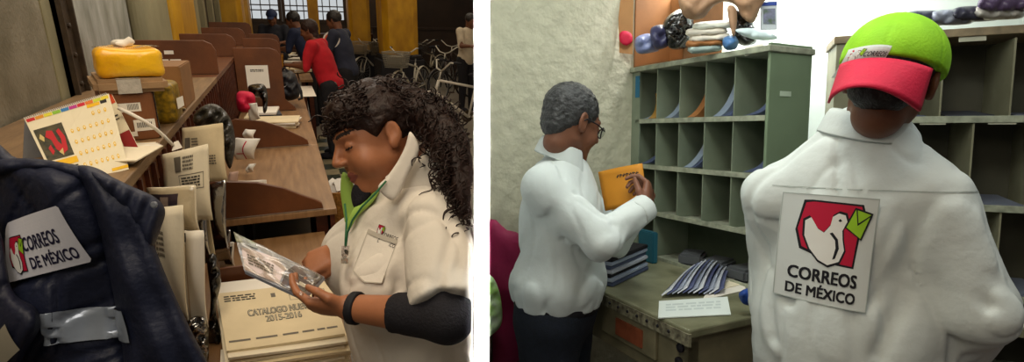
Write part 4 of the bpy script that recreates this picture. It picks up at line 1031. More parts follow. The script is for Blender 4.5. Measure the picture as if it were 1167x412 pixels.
# pocket with emblem
front = dirL(-.3, 0, -1)
PK = Drape(L(394, 316, 1.1), L(433, 328, 1.08), L(401, 256, 1.1), [so_], dirL(-.25, 0, -1), pc=50)
m = MB(); fill([(0.02, .10), (.5, .0), (.95, .06), (.97, .80), (.02, .84)], PK, .0012, m, .1); ob('breast_pocket', m, SHIRT, wo)
m = MB(); fill([(.02, .80), (.97, .76), (.97, .84), (.02, .88)], PK, .004, m, .1); 
for a, b in (((.02, .10), (.5, .0)), ((.5, 0), (.95, .06)), ((.95, .06), (.97, .8)), ((.02, .1), (.02, .84))):
    fill([(a[0], a[1]), (b[0], b[1]), (b[0]+.015, b[1]+.02), (a[0]+.015, a[1]+.02)], PK, .0035, m, .1)
ob('pocket_seam', m, mat('seam_thread', '#b8b0a2', .8), wo)
PK2 = Drape(L(412, 276, 1.1), L(436, 286, 1.08), L(417, 258, 1.1), [so_], dirL(-.25, 0, -1))
ob('emblem', emblem(PK2, (.0, .35, .30, 1.05), .001, .1), EMB, wo)
m = MB(); text('CORREOS', (.26, .36, .98, .66), PK2, .003, m, .02); text('DE MÉXICO', (.22, .0, 1.0, .28), PK2, .003, m, .02); ob('pocket_lettering', m, BLK, wo)
# hair: cap of hair, ponytail and loose curls
hl = lambda x, y, z: hc+hM.T@np.array([x, y, z])
tail = [L(468, 116, 1.25), L(488, 130, 1.22), L(505, 150, 1.20), L(517, 174, 1.17), L(524, 198, 1.14), L(530, 222, 1.11), L(534, 244, 1.10)]
tr = [.030, .040, .043, .043, .038, .026, .010]
def hair(P):
    d = ell(P, hl(0, -.022, .042), (.090, .104, .092), hM)
    d = smin(d, ell(P, hl(0, .045, .078), (.066, .048, .036), hM), .03)
    d = smax(d, -ell(P, hl(0, .115, -.045), (.105, .112, .095), hM), .014)
    d = smax(d, -ell(P, hl(-.085, -.004, -.030), (.03, .04, .052), hM), .012); d = smax(d, -ell(P, hl(.085, -.004, -.030), (.03, .04, .052), hM), .012)
    d = smin(d, cap(P, hl(0, -.095, .03), tail[0], .05, .036), .03)
    d = smin(d, chain(P, tail, tr), .02)
    d = np.maximum(d, left_of_wall(P)+.006); return d+.0032*wob(P, 130, 1)+.0035*wob(P, 60, 4)+.0018*np.sin((P@(hM[1]+hM[2]*.4))*0+wob(P, 35, 2)*9)
hs_ = sdf_mesh(hair, np.minimum(hc, np.array(tail).min(0))-.18, np.maximum(hc, np.array(tail).max(0))+.18, .004)
ob('hair', hs_, HAIRW, wo, smooth=True)
m = MB(); rr = np.random.RandomState(2)
def curl(p0, d0, ln, rad, turns, th=.0016):
    d0 = unit(d0); e_ = AL.T@(p0+d0*ln-np.array([0, 0, HL]))
    if CX+FPX*e_[0]/e_[2] > 535: return
    u = unit(np.cross(d0, rr.normal(size=3))); w = np.cross(d0, u); ph = rr.uniform(0, 6.28); n = int(turns*7)+4
    m.tube([p0+d0*ln*t/n+rad*(min(1, t/4))*(math.cos(ph+turns*6.28*t/n)*u+math.sin(ph+turns*6.28*t/n)*w)-np.array([0, 0, .0])*t for t in range(n+1)], [th]*n+[th*.4], 4)
for k in range(230):     # fringe and temples
    a = rr.uniform(-1.25, 1.25); e = rr.uniform(.25, 1.15)
    p = hl(.088*math.sin(a)*math.cos(e)*1.0, -.02+.112*math.cos(a)*math.cos(e)*1.02, .040+.092*math.sin(e))
    curl(p+rr.normal(size=3)*.003, hM[1]*.5-hM[2]*rr.uniform(.3, .9)+hM[0]*math.sin(a)*.5+rr.normal(size=3)*.35, rr.uniform(.02, .05), rr.uniform(.003, .008), rr.uniform(1, 2.5))
for k in range(60):      # forehead fringe
    x = rr.uniform(-.06, .06); p = hl(x, .083-abs(x)*.5, rr.uniform(.062, .085))
    curl(p, hM[1]*.35-hM[2]*.9+rr.normal(size=3)*.25, rr.uniform(.02, .042), rr.uniform(.004, .008), rr.uniform(1, 2))
for k in range(420):     # ponytail
    i = rr.randint(0, len(tail)-1); t = rr.uniform(); c = tail[i]*(1-t)+tail[i+1]*t; r0 = tr[i]*(1-t)+tr[i+1]*t; d0 = unit(tail[i+1]-tail[i]); n_ = rr.normal(size=3); n_ = unit(n_-d0*n_.dot(d0))
    curl(c+n_*r0*rr.uniform(.85, 1.08), d0+n_*.25+rr.normal(size=3)*.2, rr.uniform(.03, .08), rr.uniform(.004, .011), rr.uniform(1.2, 3))
for k in range(200):
    n_ = unit(rr.normal(size=3)); n_[1] = -abs(n_[1])*.8; 
    if n_[2] < -.1: continue
    p = hl(*(np.array([0, -.022, .042])+n_*np.array([.091, .105, .093])))
    curl(p, hM.T@np.array([n_[0]*.4, -1, -.3])+rr.normal(size=3)*.3, rr.uniform(.02, .05), rr.uniform(.003, .006), rr.uniform(1, 2))
ob('curls', m, HAIRW, wo, smooth=True)
# film wrapped magazines in her hands
mg = [L(272, 312, 1.10), L(340, 346, 1.03), L(378, 326, 1.13), L(268, 266, 1.20)]
S = Sheet(L(279, 310, 1.10), L(346, 341, 1.05), L(370, 317, 1.15), L(267, 266, 1.19), lambda u, v: .006*math.sin(PI*u)*math.sin(PI*v))
if S.n@(S.c[0]-np.array([0, 0, HL])) > 0: S.n = -S.n
mo = tag(ob('wrapped_magazine', S.mesh(.010, 10, 10), flat('#b6bccb', .4), smooth=False), 'glossy film wrapped magazines held in the hands of the woman', 'magazine')
m = MB(); fill([(.62, .02), (1, .0), (1, .98), (.72, .98), (.66, .6)], S, .0065, m, .1); ob('dark_cover', m, mat('dark_cover', '#3c3436', .3, .6, 30, col2='#6e5648'), mo)
m = MB(); fill([(.02, .02), (.60, .05), (.64, .58), (.50, .8), (.06, .62)], S, .0075, m, .1); ob('address_sheet', m, mat('pale_sheet', '#d8c8c8', .4, .05), mo)
ob('sheet_lines', lines(S, .12, .2, .5, .5, 4, .009), GREYINK, mo)
m = MB(); fill([(.0, .72), (.28, .8), (.25, .98), (.0, .98)], S, .0075, m, .1); ob('corner_picture', m, mat('green_print', '#8a9270', .3, .6, 60, col2='#4a4a3a'), mo)
m = MB(); fill(rect(.84, .30, .93, .42), S, .0075, m, .1); ob('small_sticker', m, PAPER, mo)
S9 = Sheet(*[c+S.n*.008 for c in S.c], lambda u, v: .007*math.sin(PI*u)*math.sin(PI*v)+.003*math.sin(14*u+9*v)+.002*math.sin(23*v)); S9.n = S.n; ob('film_cover', S9.mesh(.001, 24, 24), PLASTC, mo, smooth=True)

# ---- things on the farther desks
def flat_sheets(n, px, z, cols, label, grp, size=(.22, .3), name='flat_mail', th=.012, jit=.03, rot=.15, cat='mail'):
    c = T3(px[0], px[1], z)
    for k in range(n):
        a = rr.uniform(-rot, rot); M = np.array([[math.cos(a), -math.sin(a), 0], [math.sin(a), math.cos(a), 0], [0, 0, 1]]); m = MB()
        m.box(c+np.array([rr.uniform(-jit, jit), rr.uniform(-jit, jit), th*(k+.5)]), (size[0], size[1], th*.92), M, .002); tag(ob(name, m, cols[k % len(cols)]), label if n == 1 else ['lowest', 'second', 'third', 'fourth', 'fifth'][k]+' '+label, cat, grp)
flat_sheets(5, (312, 143), .851, [KRAFT, PAPER, KRAFT2, PAPER], 'long flat paper in the stack on the third sorting desk', 'flat papers on the third desk', (.34, .26), th=.010, jit=.02, rot=.25)
flat_sheets(3, (300, 133), .851, [KRAFT, flat('#3c4048'), PAPER], 'paper bundle leaning at the left of the stack on the third desk', 'paper bundles on the third desk', (.2, .3), th=.02)
p = T3(324, 108, .851)
bk = blob('backpack', 'black backpack with a white swoosh standing on the fourth desk', 'backpack', [(309, 84), (318, 80), (330, 80), (337, 85), (341, 98), (340, 111), (325, 115), (309, 112), (306, 98)], 4.75, .12, 9, mat('black_nylon', '#15141a', .5, .2, 20, .3), cr(.01, .5), 2)
SWO = Sheet(L(316, 103, 4.585), L(327, 102.5, 4.585), L(327, 97, 4.585), L(316, 98, 4.585)); SWO.n = dirL(0, 0, -1)
m = MB(); fill([(0, .75), (.08, .15), (.22, .0), (.38, .1), (1, .95), (.36, .42), (.18, .40), (.1, .5)], SWO, .004, m, .2); ob('swoosh_mark', m, WHT, bk)
m = MB(); m.tube([L(340, 96, 4.7), L(343, 104, 4.6), L(344, 112, 4.6), L(340, 113, 4.6)], .012); m.tube([L(320, 81, 4.7), L(324, 77, 4.7), L(328, 81, 4.7)], .01); ob('strap', m, BLACKC, bk)
flat_sheets(1, (349, 104), .851, [PAPER], 'white paper lying on the desk edge beside the backpack', None, (.16, .8), th=.004, rot=.0, cat='paper')
ORG = mat('orange_card', '#c88a24', .6, .15, 10)
c = T3(311, 84, .86)
def tray(name, label, c, col, w, d, h):
    t = thing(name, label, 'tray', c); m = MB()
    for lo, hi in (((-w/2, -d/2, 0), (w/2, d/2, .006)), ((-w/2, -d/2, 0), (-w/2+.006, d/2, h)), ((w/2-.006, -d/2, 0), (w/2, d/2, h)), ((-w/2, -d/2, 0), (w/2, -d/2+.006, h)), ((-w/2, d/2-.006, 0), (w/2, d/2, h))): m.bb(np.array(lo)+c, np.array(hi)+c)
    ob('tray_shell', m, col, t); m = MB(); m.bb(np.array((-w/2-.005, -d/2-.005, h-.02))+c, np.array((w/2+.005, -d/2+.002, h))+c); ob('rim', m, col, t); return t
tray('mail_tray', 'orange card tray of mail on the fifth desk', T3(311, 78, .86), ORG, .3, .28, .2)
c = T3(311, 78, .86)
for k in range(6):
    m = MB(); m.bb(c+(-.12, -.11+k*.04, .01), c+(.12, -.10+k*.04, .24-.01*k)); tag(ob('tray_letter', m, [PAPER, KRAFT2][k % 2]), ['front', 'second', 'third', 'fourth', 'fifth', 'rearmost'][k]+' letter standing in the orange card tray', 'letter', 'letters in the orange tray')
BLU = flat('#2c3f8c')
for k in range(4):
    m = MB(); cc = T3(307, 64, 1.0)+(0, .1, .05+.035*k); m.box(cc, (.3, .22, .028), None, .004); o = tag(ob('blue_book', m, BLU if k % 2 == 0 else PAPER), ['blue book lowest', 'white book second', 'blue book third', 'white book topmost'][k]+' in the stack above the orange tray', 'book', 'books stacked above the orange tray')
m = MB(); cc = T3(307, 64, 1.0)+(0, .1, 0); m.bb(cc+(-.2, -.14, -.14), cc+(.2, .14, .03)); tag(ob('book_ledge', m, MWOOD, bev=.004), 'small wooden box carrying the blue and white books', 'box')
for (x, y), cc, sz, wh in (((331, 74), PAPER, (.34, .26), 'between the orange tray and the person in red'), ((345, 70), PAPER, (.3, .3), 'right under the hands of the person in red'), ((322, 64), KRAFT2, (.3, .5), 'just behind the orange tray'), ((338, 82), KRAFT, (.25, .2), 'nearest behind the black backpack'), ((330, 55), PAPER, (.4, .5), 'farthest, beside the person in the navy jacket')):
    flat_sheets(3, (x, y), .86, [cc, PAPER], 'paper in the heap '+wh, 'paper heaps on the far desks', sz, th=.02, jit=.05, rot=.5, cat='paper')
m = MB(); c = T3(338, 84, .86); m.bb((.18, c[1]-.6, .82), (.33, c[1]+2.6, .85)); t_ = thing('work_table', 'wooden work table in front of the person in the red top', 'table', (.4, c[1]-.6, 0)); ob('table_top', m, WOOD, t_)
for a in (.19, .27):
    for b in (c[1]-.56, c[1]+2.5): m = MB(); m.bb((a, b, 0), (a+.05, b+.05, .82)); ob('leg', m, DWOOD, t_)
# basket of paper beside the desk
bs = thing('waste_basket', 'wicker basket of orange and white paper on the floor beside the desks', 'basket', L(388, 222, z=.0))
c = L(388, 213, 3.6); m = MB(); m.lathe([(.001, -.3), (.10, -.3), (.13, 0), (.12, 0), (.09, -.28)], c, n=20); ob('basket_shell', m, mat('wicker', '#b07a38', .6, .4, 60, .4), bs); bs_base = c
m = MB()
for k in range(9): a = c+np.array([rr.uniform(-.07, .07), rr.uniform(-.07, .07), rr.uniform(-.03, .04)]); m.box(a, (.09, .07, .01), Matrix.Rotation(rr.uniform(0, 3), 3, 'X')@Matrix.Rotation(rr.uniform(0, 3), 3, 'Z'))
o = ob('waste_paper', m, PAPER); o['kind'] = 'stuff'; tag(o, 'scraps of white paper in the wicker basket', 'paper', kind='stuff')
m = MB(); cz = c.copy(); m.bb((cz[0]-.13, cz[1]-.12, 0), (cz[0]+.13, cz[1]+.12, cz[2]-.302)); tag(ob('stool', m, DWOOD, bev=.01), 'dark wooden stool carrying the wicker basket', 'stool')
m = MB(); m.bb((.5, 2.6, .0), (.78, 3.0, .30)); 

# ---- background people
small_person('person', 'person in a red top with long brown hair bent over the far desk', (.50, 6.5), 68, .95, '#b01020', HAIRW, bend=.30, long_hair=True, seat=False)
t2, f2 = small_person('person', 'person in a dark vest with a round orange emblem, beside the one in red', (.80, 7.5), 60, 1.0, '#262a3c', HAIRB, bend=.18, seat=False)
c = f2['J']['neck']-f2['T'][2]*.16; m = MB(); n_ = -f2['T'][1]*0-dirL(0, 0, 1); p0 = c+dirL(-1, 0, 0)*.08+n_*.16
m.lathe([(.11, 0), (.11, .012)], p0, n_, 20); o = ob('round_emblem', m, flat('#d8d0c8'), t2); m = MB(); m.lathe([(.085, .012), (.085, .02)], p0, n_, 16); ob('emblem_disc', m, flat('#c8502a'), t2)
small_person('person', 'dark haired person in a navy jacket leaning over far papers', (.42, 8.5), 60, 1.0, '#1b2440', HAIRB, bend=.38)
small_person('person', 'person in a navy cap at the far end of the desks', (-.08, 10.3), 170, .98, '#20222c', HAIRB, cap_col='#1b2a50', bend=.1)
small_person('person', 'person in a white shirt walking beyond the bicycles at the far right', (3.0, 9.1), 200, 1.0, '#cdbfa8', HAIRB, bend=.12)

# ---- bicycles
def bicycle(loc, rotz, label, col, basket=None, sc=1.0, tilt=.0):
    t = thing('bicycle', label, 'bicycle', loc, 'bicycles parked at the right of the hall', rot=(tilt, 0, rotz))
    t.scale = (sc,)*3; fm = flat(col, .35); R0 = .33; wb = 1.06
    for x in (0, wb):
        m = MB(); m.torus((x, 0, R0), (0, 1, 0), R0-.015, .018, 36, 6); w = ob('tyre', m, BLK, t, True, local=True)
        m = MB(); m.torus((x, 0, R0), (0, 1, 0), R0-.04, .008, 32, 4); m.lathe([(.02, -.04), (.02, .04)], (x, 0, R0), (0, 1, 0), 10)
        for k in range(20): a = 2*PI*k/20; m.tube([(x, .02*(-1)**k, R0), (x+(R0-.04)*math.cos(a), 0, R0+(R0-.04)*math.sin(a))], .0022, 3)
        ob('rim', m, flat('#8a8a88', .3), w, local=True)
    head = np.array((wb-.18, 0, .82)); hb = np.array((wb-.13, 0, .66)); bb_ = np.array((.44, 0, .29)); st = np.array((.32, 0, .76))
    m = MB(); m.tube([head, hb], .021); m.tube([hb, bb_], .021); m.tube([head, st-(0, 0, .06)], .017); m.tube([st, bb_], .017)
    for s_ in (-1, 1): m.tube([st+(0, s_*.02, -.05), (0, s_*.055, R0)], .009); m.tube([bb_+(0, s_*.02, 0), (0, s_*.055, R0)], .010)
    ob('frame', m, fm, t, True, local=True)
    m = MB()
    for s_ in (-1, 1): m.tube([hb+(0, s_*.05, -.02), (wb-.02, s_*.055, .45), (wb, s_*.05, R0)], .013)
    m.tube([hb+(0, -.055, -.02), hb+(0, .055, -.02)], .014); ob('fork', m, fm, t, True, local=True)
    m = MB(); top = head+np.array((-.04, 0, .12)); m.tube([head, top], .013)
    m.tube([top+(-.16, -.30, .12), top+(-.03, -.26, .13), top+(.02, -.12, .03), top, top+(.02, .12, .03), top+(-.03, .26, .13), top+(-.16, .30, .12)], .012); ob('handlebar', m, flat('#b8b4a8', .3), t, True, local=True)
    for s_ in (-1, 1): m = MB(); m.tube([top+(-.17, .301*s_, .12), top+(-.07, .27*s_, .13)], .018); ob('grip', m, BLK, t, True, local=True)
    m = MB(); m.tube([st, st+(-.02, 0, .1)], .013); ob('seat_post', m, flat('#8a8a88', .3), t, local=True)
    sd = st+np.array((-.02, 0, .12)); fn = lambda P: smin(ell(P, sd+(-.07, 0, 0), (.10, .08, .035)), cap(P, sd, sd+(.13, 0, 0), .035, .018), .03); ob('saddle', sdf_mesh(fn, sd-.22, sd+.22, .012), BLK, t, True, local=True)
    m = MB(); m.lathe([(.085, -.05), (.085, -.045)], bb_, (0, 1, 0), 20); m.tube([bb_+(0, -.07, 0), bb_+(.08, -.07, -.14)], .01); m.tube([bb_+(0, .07, 0), bb_+(-.08, .07, .14)], .01)
    m.box(bb_+(.08, -.11, -.14), (.09, .08, .02)); m.box(bb_+(-.08, .11, .14), (.09, .08, .02)); ob('crankset', m, STEEL, t, local=True)
    for x, a0, a1 in ((0, .2, 2.8), (wb, .5, 2.4)):
        m = MB(); n = 12; pr = [(x+(R0+.03)*math.cos(a0+(a1-a0)*i/n), R0+(R0+.03)*math.sin(a0+(a1-a0)*i/n)) for i in range(n+1)]
        vs = [(p[0], y_, p[1]+abs(y_)*-.3) for p in pr for y_ in (-.028, 0, .028)]; m.add(vs, [(i*3+j, i*3+j+1, i*3+4+j, i*3+3+j) for i in range(n) for j in (0, 1)]); ob('mudguard', m, fm, t, True, local=True).modifiers.new('s', 'SOLIDIFY').thickness = .004
    if basket:
        c = head+np.array((.22, 0, .06)); m = MB(); W0, D0, H0 = .42, .28, .26
        for zz in np.linspace(0, 1, 8):
            w = W0*(.8+.2*zz)/2; d = D0*(.8+.2*zz)/2; z_ = -H0/2+H0*zz; m.tube([c+(d, w, z_), c+(d, -w, z_), c+(-d, -w, z_), c+(-d, w, z_)], .004 if zz < 1 else .008, 4, closed=True)
        for k in range(12):
            f = k/11*2-1
            for s_ in (-1, 1): m.tube([c+(s_*D0*.4, f*W0*.4, -H0/2), c+(s_*D0/2, f*W0/2, H0/2)], .003, 4); m.tube([c+(f*D0*.4, s_*W0*.4, -H0/2), c+(f*D0/2, s_*W0/2, H0/2)], .003, 4)
            m.tube([c+(D0*.4, f*W0*.4, -H0/2), c+(-D0*.4, f*W0*.4, -H0/2)], .003, 4)
        ob('basket', m, flat(basket, .4), t, local=True)
        m = MB(); m.box(c+(0, 0, -.02), (.18, .28, .16), None, .02); ob('basket_liner', m, flat(basket, .7), t, local=True)
    return t
def bp(px, py): p = L(px, py, z=0); return p
def place(fx, fy, ang, *a, **k):
    """front wheel contact at pixel, heading angle (deg, 0=+X)"""
    p = bp(fx, fy); r = math.radians(ang); bicycle((p[0]-1.06*math.cos(r), p[1]-1.06*math.sin(r), 0), r, *a, **k)
place(455, 124, 232, 'white bicycle with a big pale wire basket, facing the woman', '#c8c2b2', '#8f897b')
place(487, 160, 185, 'white framed bicycle nearest to the partition, behind the ponytail', '#d4cec2')
place(414, 98, 225, 'pale bicycle with a front basket beside the person in the dark vest', '#b8b2a4', '#8a7c66')
place(500, 118, 215, 'black bicycle standing behind the nearest white one', '#1c1a1c', None)
place(478, 98, 225, 'dark bicycle beyond the one with the big wire basket', '#2a2422', '#3a342e')
place(530, 110, 212, 'dark bicycle at the far right against the partition', '#221f22', None)
place(512, 101, 235, 'dark bicycle in the middle of the back row', '#33241f', None)
place(436, 100, 240, 'black bicycle between the two that carry baskets', '#1c1a1c', '#504838')
place(470, 98, 215, 'pale bicycle standing in the back row before the yellow column', '#b8ae98', None)
m = MB(); m.bb((2.2, 14.25, .0), (4.7, 14.35, 1.25)); m.bb((2.1, 14.2, 1.25), (4.75, 14.4, 1.3)); tag(ob('low_screen', m, DARKW), 'low dark wooden screen behind the rows of bicycles', 'screen')

# ================================================================== SORTING OFFICE (right room)
CREAM = mat('rough_cream_plaster', '#bcb9a2', .85, .10, 18, 1.6, 16, detail=6)
WHITEW = mat('white_wall_paint', '#d8e6dc', .7, .04, 10)
GREEN = mat('grey_green_steel', '#858f7b', .45, .12, 5, .05, 30, col2='#6f7a68', spec=.5)
GRNP = mat('green_side_panel', '#788b70', .45, .08, 5, col2='#6e8066', spec=.5)
OLIVE = mat('khaki_steel', '#8c8a72', .5, .15, 6, col2='#716f58', spec=.5)
EDGE = mat('worn_shelf_edge', '#a9ad98', .5, .2, 30, col2='#7f8474')
DESKM = mat('worn_olive_desktop', '#908f74', .4, .2, 8, .1, 50, col2='#6b6b52', spec=.6)
KHAKI = mat('khaki_desk_steel', '#8a8468', .5, .2, 8, .1, 40, col2='#6c6750')
RR = 'R'
m = MB(); m.prism([(.45, -1.0), (1.0, -1.0), (3.9, -1.0), (3.9, 2.2), (.93, 2.2)], -.1, 0, lambda x, y, t: (x, y, t)); struct(ob('floor', m, mat('dark_red_floor', '#4a2a24', .5, .3, 6)), RR)
m = MB(); m.bb((.86, 2.03, 0), (3.2, 2.13, 3.4)); struct(ob('wall_back', m, CREAM), RR)

# ---- pigeonhole unit with the green side panel
X0, X1, Y0, Y1, Z0, Z1 = 1.63, 1.85, 1.295, 2.005, .921, 1.80
zs = [Z0+.0, 1.125, 1.335, 1.545, 1.785]
u1 = thing('pigeonhole_unit', 'grey green steel pigeonhole unit with a plain side panel, left of the capped man', 'shelf unit', ((X0+X1)/2, (Y0+Y1)/2, Z0), room=RR)
m = MB(); m.bb((X0-.004, Y0-.012, Z0), (X1, Y0, Z1+.01)); o = ob('side_panel', m, GRNP, u1, bev=.003)
m = MB(); m.bb((X0, Y1, Z0), (X1, Y1+.012, Z1)); ob('left_panel', m, GREEN, u1, bev=.003)
m = MB(); m.bb((X0-.004, Y1-.03, Z0), (X0+.004, Y1+.03, Z1-.02)); ob('corner_post', m, GREEN, u1)
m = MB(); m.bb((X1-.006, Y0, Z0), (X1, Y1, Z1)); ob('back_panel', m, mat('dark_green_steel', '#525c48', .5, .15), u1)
m = MB(); m.bb((X0-.02, Y0-.02, Z1-.022), (X1+.005, Y1+.03, Z1)); ob('top_board', m, EDGE, u1, bev=.003)
for z in zs[:-1]:
    m = MB(); m.bb((X0, Y0, z), (X1-.006, Y1, z+.006)); m.bb((X0-.004, Y0, z-.006), (X0+.003, Y1, z+.014)); ob('shelf', m, EDGE, u1, bev=.001)
ny = 5; cw = (Y1-Y0)/ny
for r_ in range(4):
    for k in range(1, ny):
        if r_ == 0 and k not in (4,): continue
        y = Y0+cw*k; h0, h1 = zs[r_]+.008, zs[r_+1]-.006; m = MB()
        m.prism([(X0+.002, h0), (X0+.002, h1), (X1-.008, h1), (X1-.008, h0)], y-.002, y+.002, lambda a, b, t: (a, t, b)); ob('cell_divider', m, GREEN, u1)
SL = Sheet((X0+.05, Y0-.013, 1.62), (X0+.15, Y0-.013, 1.62), (X0+.15, Y0-.013, 1.65), (X0+.05, Y0-.013, 1.65)); SL.n = np.array([0, -1., 0])
m = MB(); fill(rect(.0, .2, .6, .8), SL, .001, m, .3); ob('side_sticker', m, mat('faded_sticker', '#b4c4b0'), u1)
m = MB(); m.bb((X0-.006, Y1-.03, 1.66), (X0-.004, Y1+.0, 1.76)); ob('blue_tape', m, flat('#2c6a8c'), u1)
# items in the cells: bent booklets leaning
def booklet(y, z, h, d, col, label, lean=.0, grp='mail in the green pigeonholes', w=.02, slump=.5, x0=None):
    """curled booklet standing in a cell and slumping forward"""
    x0 = X0+.01 if x0 is None else x0; m = MB(); n = 10; vs = []; t = w
    for i in range(n+1):
        s = i/n; xx = x0+.02+d*(1-s)**1.6*slump*.0+d*(s**.7)*.5; yy = y+lean*s; zz = z+.008+h*s**1.25; xx = x0+d*.75*(1-(1-s)**2.2)*.55; vs.append((xx, yy, zz))
    pts = []
    for i, p in enumerate(vs):
        for sx in (0, .12):
            for sy in (-t, t): pts.append((min(p[0]+sx, X1-.012) if x0 < 1.9 else p[0]+sx, p[1]+sy*(1-.5*i/n), p[2]))
    fs_ = []
    for i in range(n):
        a = i*4; b = a+4; fs_ += [(a, a+1, b+1, b), (a+2, b+2, b+3, a+3), (a, b, b+2, a+2), (a+1, a+3, b+3, b+1)]
    fs_ += [(0, 2, 3, 1), (n*4, n*4+1, n*4+3, n*4+2)]; m.add(pts, fs_)
    tag(ob('booklet', m, col, smooth=False), label, 'booklet', grp, RR)
BLG = flat('#7d8a9c', .5); DBL = flat('#4a5470', .5); MUS = mat('mustard_card', '#a8803a', .6); BRN = mat('brown_kraft_card', '#a06a3a', .6)
cells = [(0, 3, MUS, .12, .05, 'mustard envelope slumped in the top left green pigeonhole'), (0, 3, BLG, .07, -.02, 'grey letters lying in the top left green pigeonhole'),
         (1, 3, BLG, .12, -.02, 'pale blue booklet in the second pigeonhole of the top row'), (2, 3, BRN, .15, -.03, 'brown card envelope in the third pigeonhole of the top row'),
         (3, 3, BLG, .17, -.035, 'tall pale blue booklet in the fourth pigeonhole of the top row'), (3, 3, DBL, .06, .03, 'dark blue letters lying low in the fourth pigeonhole of the top row'),
         (0, 2, DBL, .08, -.045, 'dark blue leaflet in the left pigeonhole of the second row'), (2, 2, BLG, .16, -.05, 'grey blue booklet curving upward in the second row'),
         (2, 2, DBL, .10, -.02, 'dark booklet beside the curving grey blue one'), (4, 3, DBL, .05, -.03, 'thin dark letters in the right pigeonhole of the top row'),
         (0, 1, BRN, .06, -.03, 'brown packet in the left pigeonhole of the third row'), (4, 2, DBL, .04, -.02, 'thin dark leaflet in the right pigeonhole of the second row')]
for k, r_, mt_, h, ln, lb in cells:
    booklet(Y1-cw*(k+.5)-ln*.5, zs[r_]+.008, h, .18, mt_, lb, ln)
for k in range(3):
    m = MB(); m.box((X0+.08, Y0+.12+k*.14, zs[0]+.03), (.13, .1, .05), Matrix.Rotation(.3*k, 3, 'Z'), .01); tag(ob('mail_bundle', m, flat('#55585c')), ['right hand', 'middle', 'left hand'][k]+' dark bundle of mail on the wide bottom shelf of the green unit', 'bundle', 'bundles on the bottom shelf', RR)
m = MB(); m.lathe([(.001, 0), (.025, 0), (.028, .05), (.02, .065), (.001, .066)], (X0+.07, Y1-.08, zs[0]+.01)); tag(ob('small_jar', m, PAPER, smooth=True), 'small pale jar in the bottom left corner cell', 'jar', None, RR)

# ---- things on top of the green unit
def rblob(name, label, cat, outl, dep, th, Rr_, mt, fold=None, g=4, group=None): return blob(name, label, cat, outl, dep, th, Rr_, mt, fold, g, R, RR, group)
A = R(706, 66, 2.42); A[2] = Z1; A = np.array([X0-.0, Y1+.02, Z1]); 
m = MB(); m.bb((X0-.0, Y1-.30, Z1), (X1, Y1-.292, Z1+.30)); m.bb((X0, Y1+.016, Z1), (X1, Y1+.024, Z1+.34)); m.bb((X0, Y1-.292, Z1), (X1, Y1+.016, Z1+.008)); m.bb((X1-.008, Y1-.29, Z1), (X1, Y1+.016, Z1+.34))
cbx = tag(ob('cardboard_box', m, mat('dark_card', '#8a5c30', .7, .15)), 'open cardboard box with a red emblem on top of the green unit', 'box', None, RR)
fl = Sheet((X0-.005, Y1-.05, Z1+.05), (X0-.005, Y1-.0, Z1+.05), (X0-.005, Y1+.02, Z1+.33), (X0-.05, Y1-.06, Z1+.33)); fl = Sheet(R(706, 60, 2.44), R(721, 62, 2.42), R(722, -6, 2.42), R(704, -6, 2.44)); ob('box_flap', fl.mesh(.004, 3, 3), mat('tan_card', '#b08050', .7, .1), cbx)
rblob('red_emblem_sticker', 'red round sticker on the flap of the open cardboard box', 'sticker', [(706, 38), (712, 35), (719, 38), (721, 46), (714, 52), (707, 48)], 2.405, .004, 4, RED, None, 3)
PUR = flat('#3a3a5c', .4); LBL = mat('lilac_film', '#7c86b0', .35, .2, 12, .5, 30)
rblob('film_parcel', 'lilac film parcel lying left on top of the green unit', 'parcel', [(724, 44), (738, 38), (748, 42), (752, 56), (742, 60), (726, 60)], 2.30, .05, 8, LBL, cr(.01), 3)
rblob('film_parcel', 'dark blue parcel with white face between the lilac one and the white stack', 'parcel', [(742, 32), (756, 28), (764, 36), (762, 52), (748, 56), (742, 46)], 2.22, .05, 8, PUR, cr(.01), 3)
rblob('film_parcel', 'black film parcel slumped behind the stack of white packets', 'parcel', [(756, 26), (776, 10), (790, 22), (786, 52), (762, 54)], 2.20, .05, 10, DKFILM, cr(.012), 3)
for k, (x0, x1, y, c_) in enumerate(((784, 822, 57, 'c'), (782, 826, 51, 'b'), (786, 832, 45, 'k'), (782, 828, 38, 'k'), (790, 834, 31, 'w'))):
    mt_ = {'c': mat('teal_packet', '#a9bcb8'), 'b': BRN, 'k': PAPER, 'w': mat('white_packet', '#e8ece0', .4, .08, 8, .3, 20)}[c_]
    rblob('mail_packet', ['pale teal packet at the bottom of the white stack', 'brown edged packet second from the bottom of the white stack', 'pale packet in the middle of the white stack', 'pale packet just under the top of the white stack', 'shiny white packet on top of the white stack'][k], 'packet',
          [(x0, y-3), (x0+8, y-6), (x1-6, y-8), (x1, y-5), (x1-2, y+1), (x0+4, y+4)], 2.05-.002*k, .05, 4, mt_, cr(.003), 3, 'stack of packets on the green unit')
rblob('film_parcel', 'bluish clear film parcel right of the white stack', 'parcel', [(824, 44), (836, 40), (842, 48), (838, 56), (826, 56)], 1.98, .03, 6, flat('#4d7ab0', .3), cr(.006), 3)
rblob('wrapping_sheet', 'large crumpled tan wrapping sheet folded over the stack on the green unit', 'sheet', [(782, -8), (868, -8), (866, 10), (858, 26), (846, 20), (838, 6), (824, 2), (812, 8), (802, 20), (786, 22), (776, 12)], 1.98, .04, 10, mat('tan_wrap', '#a98466', .6, .15, 8, .4, 20), cr(.015, .2), 4)
rblob('wrapping_tail', 'tan strip of wrapping hanging down beside the dark hollow', 'sheet', [(829, 8), (838, 8), (840, 24), (836, 42), (832, 30)], 1.95, .012, 4, mat('tan_wrap', '#a98466'), None, 3)
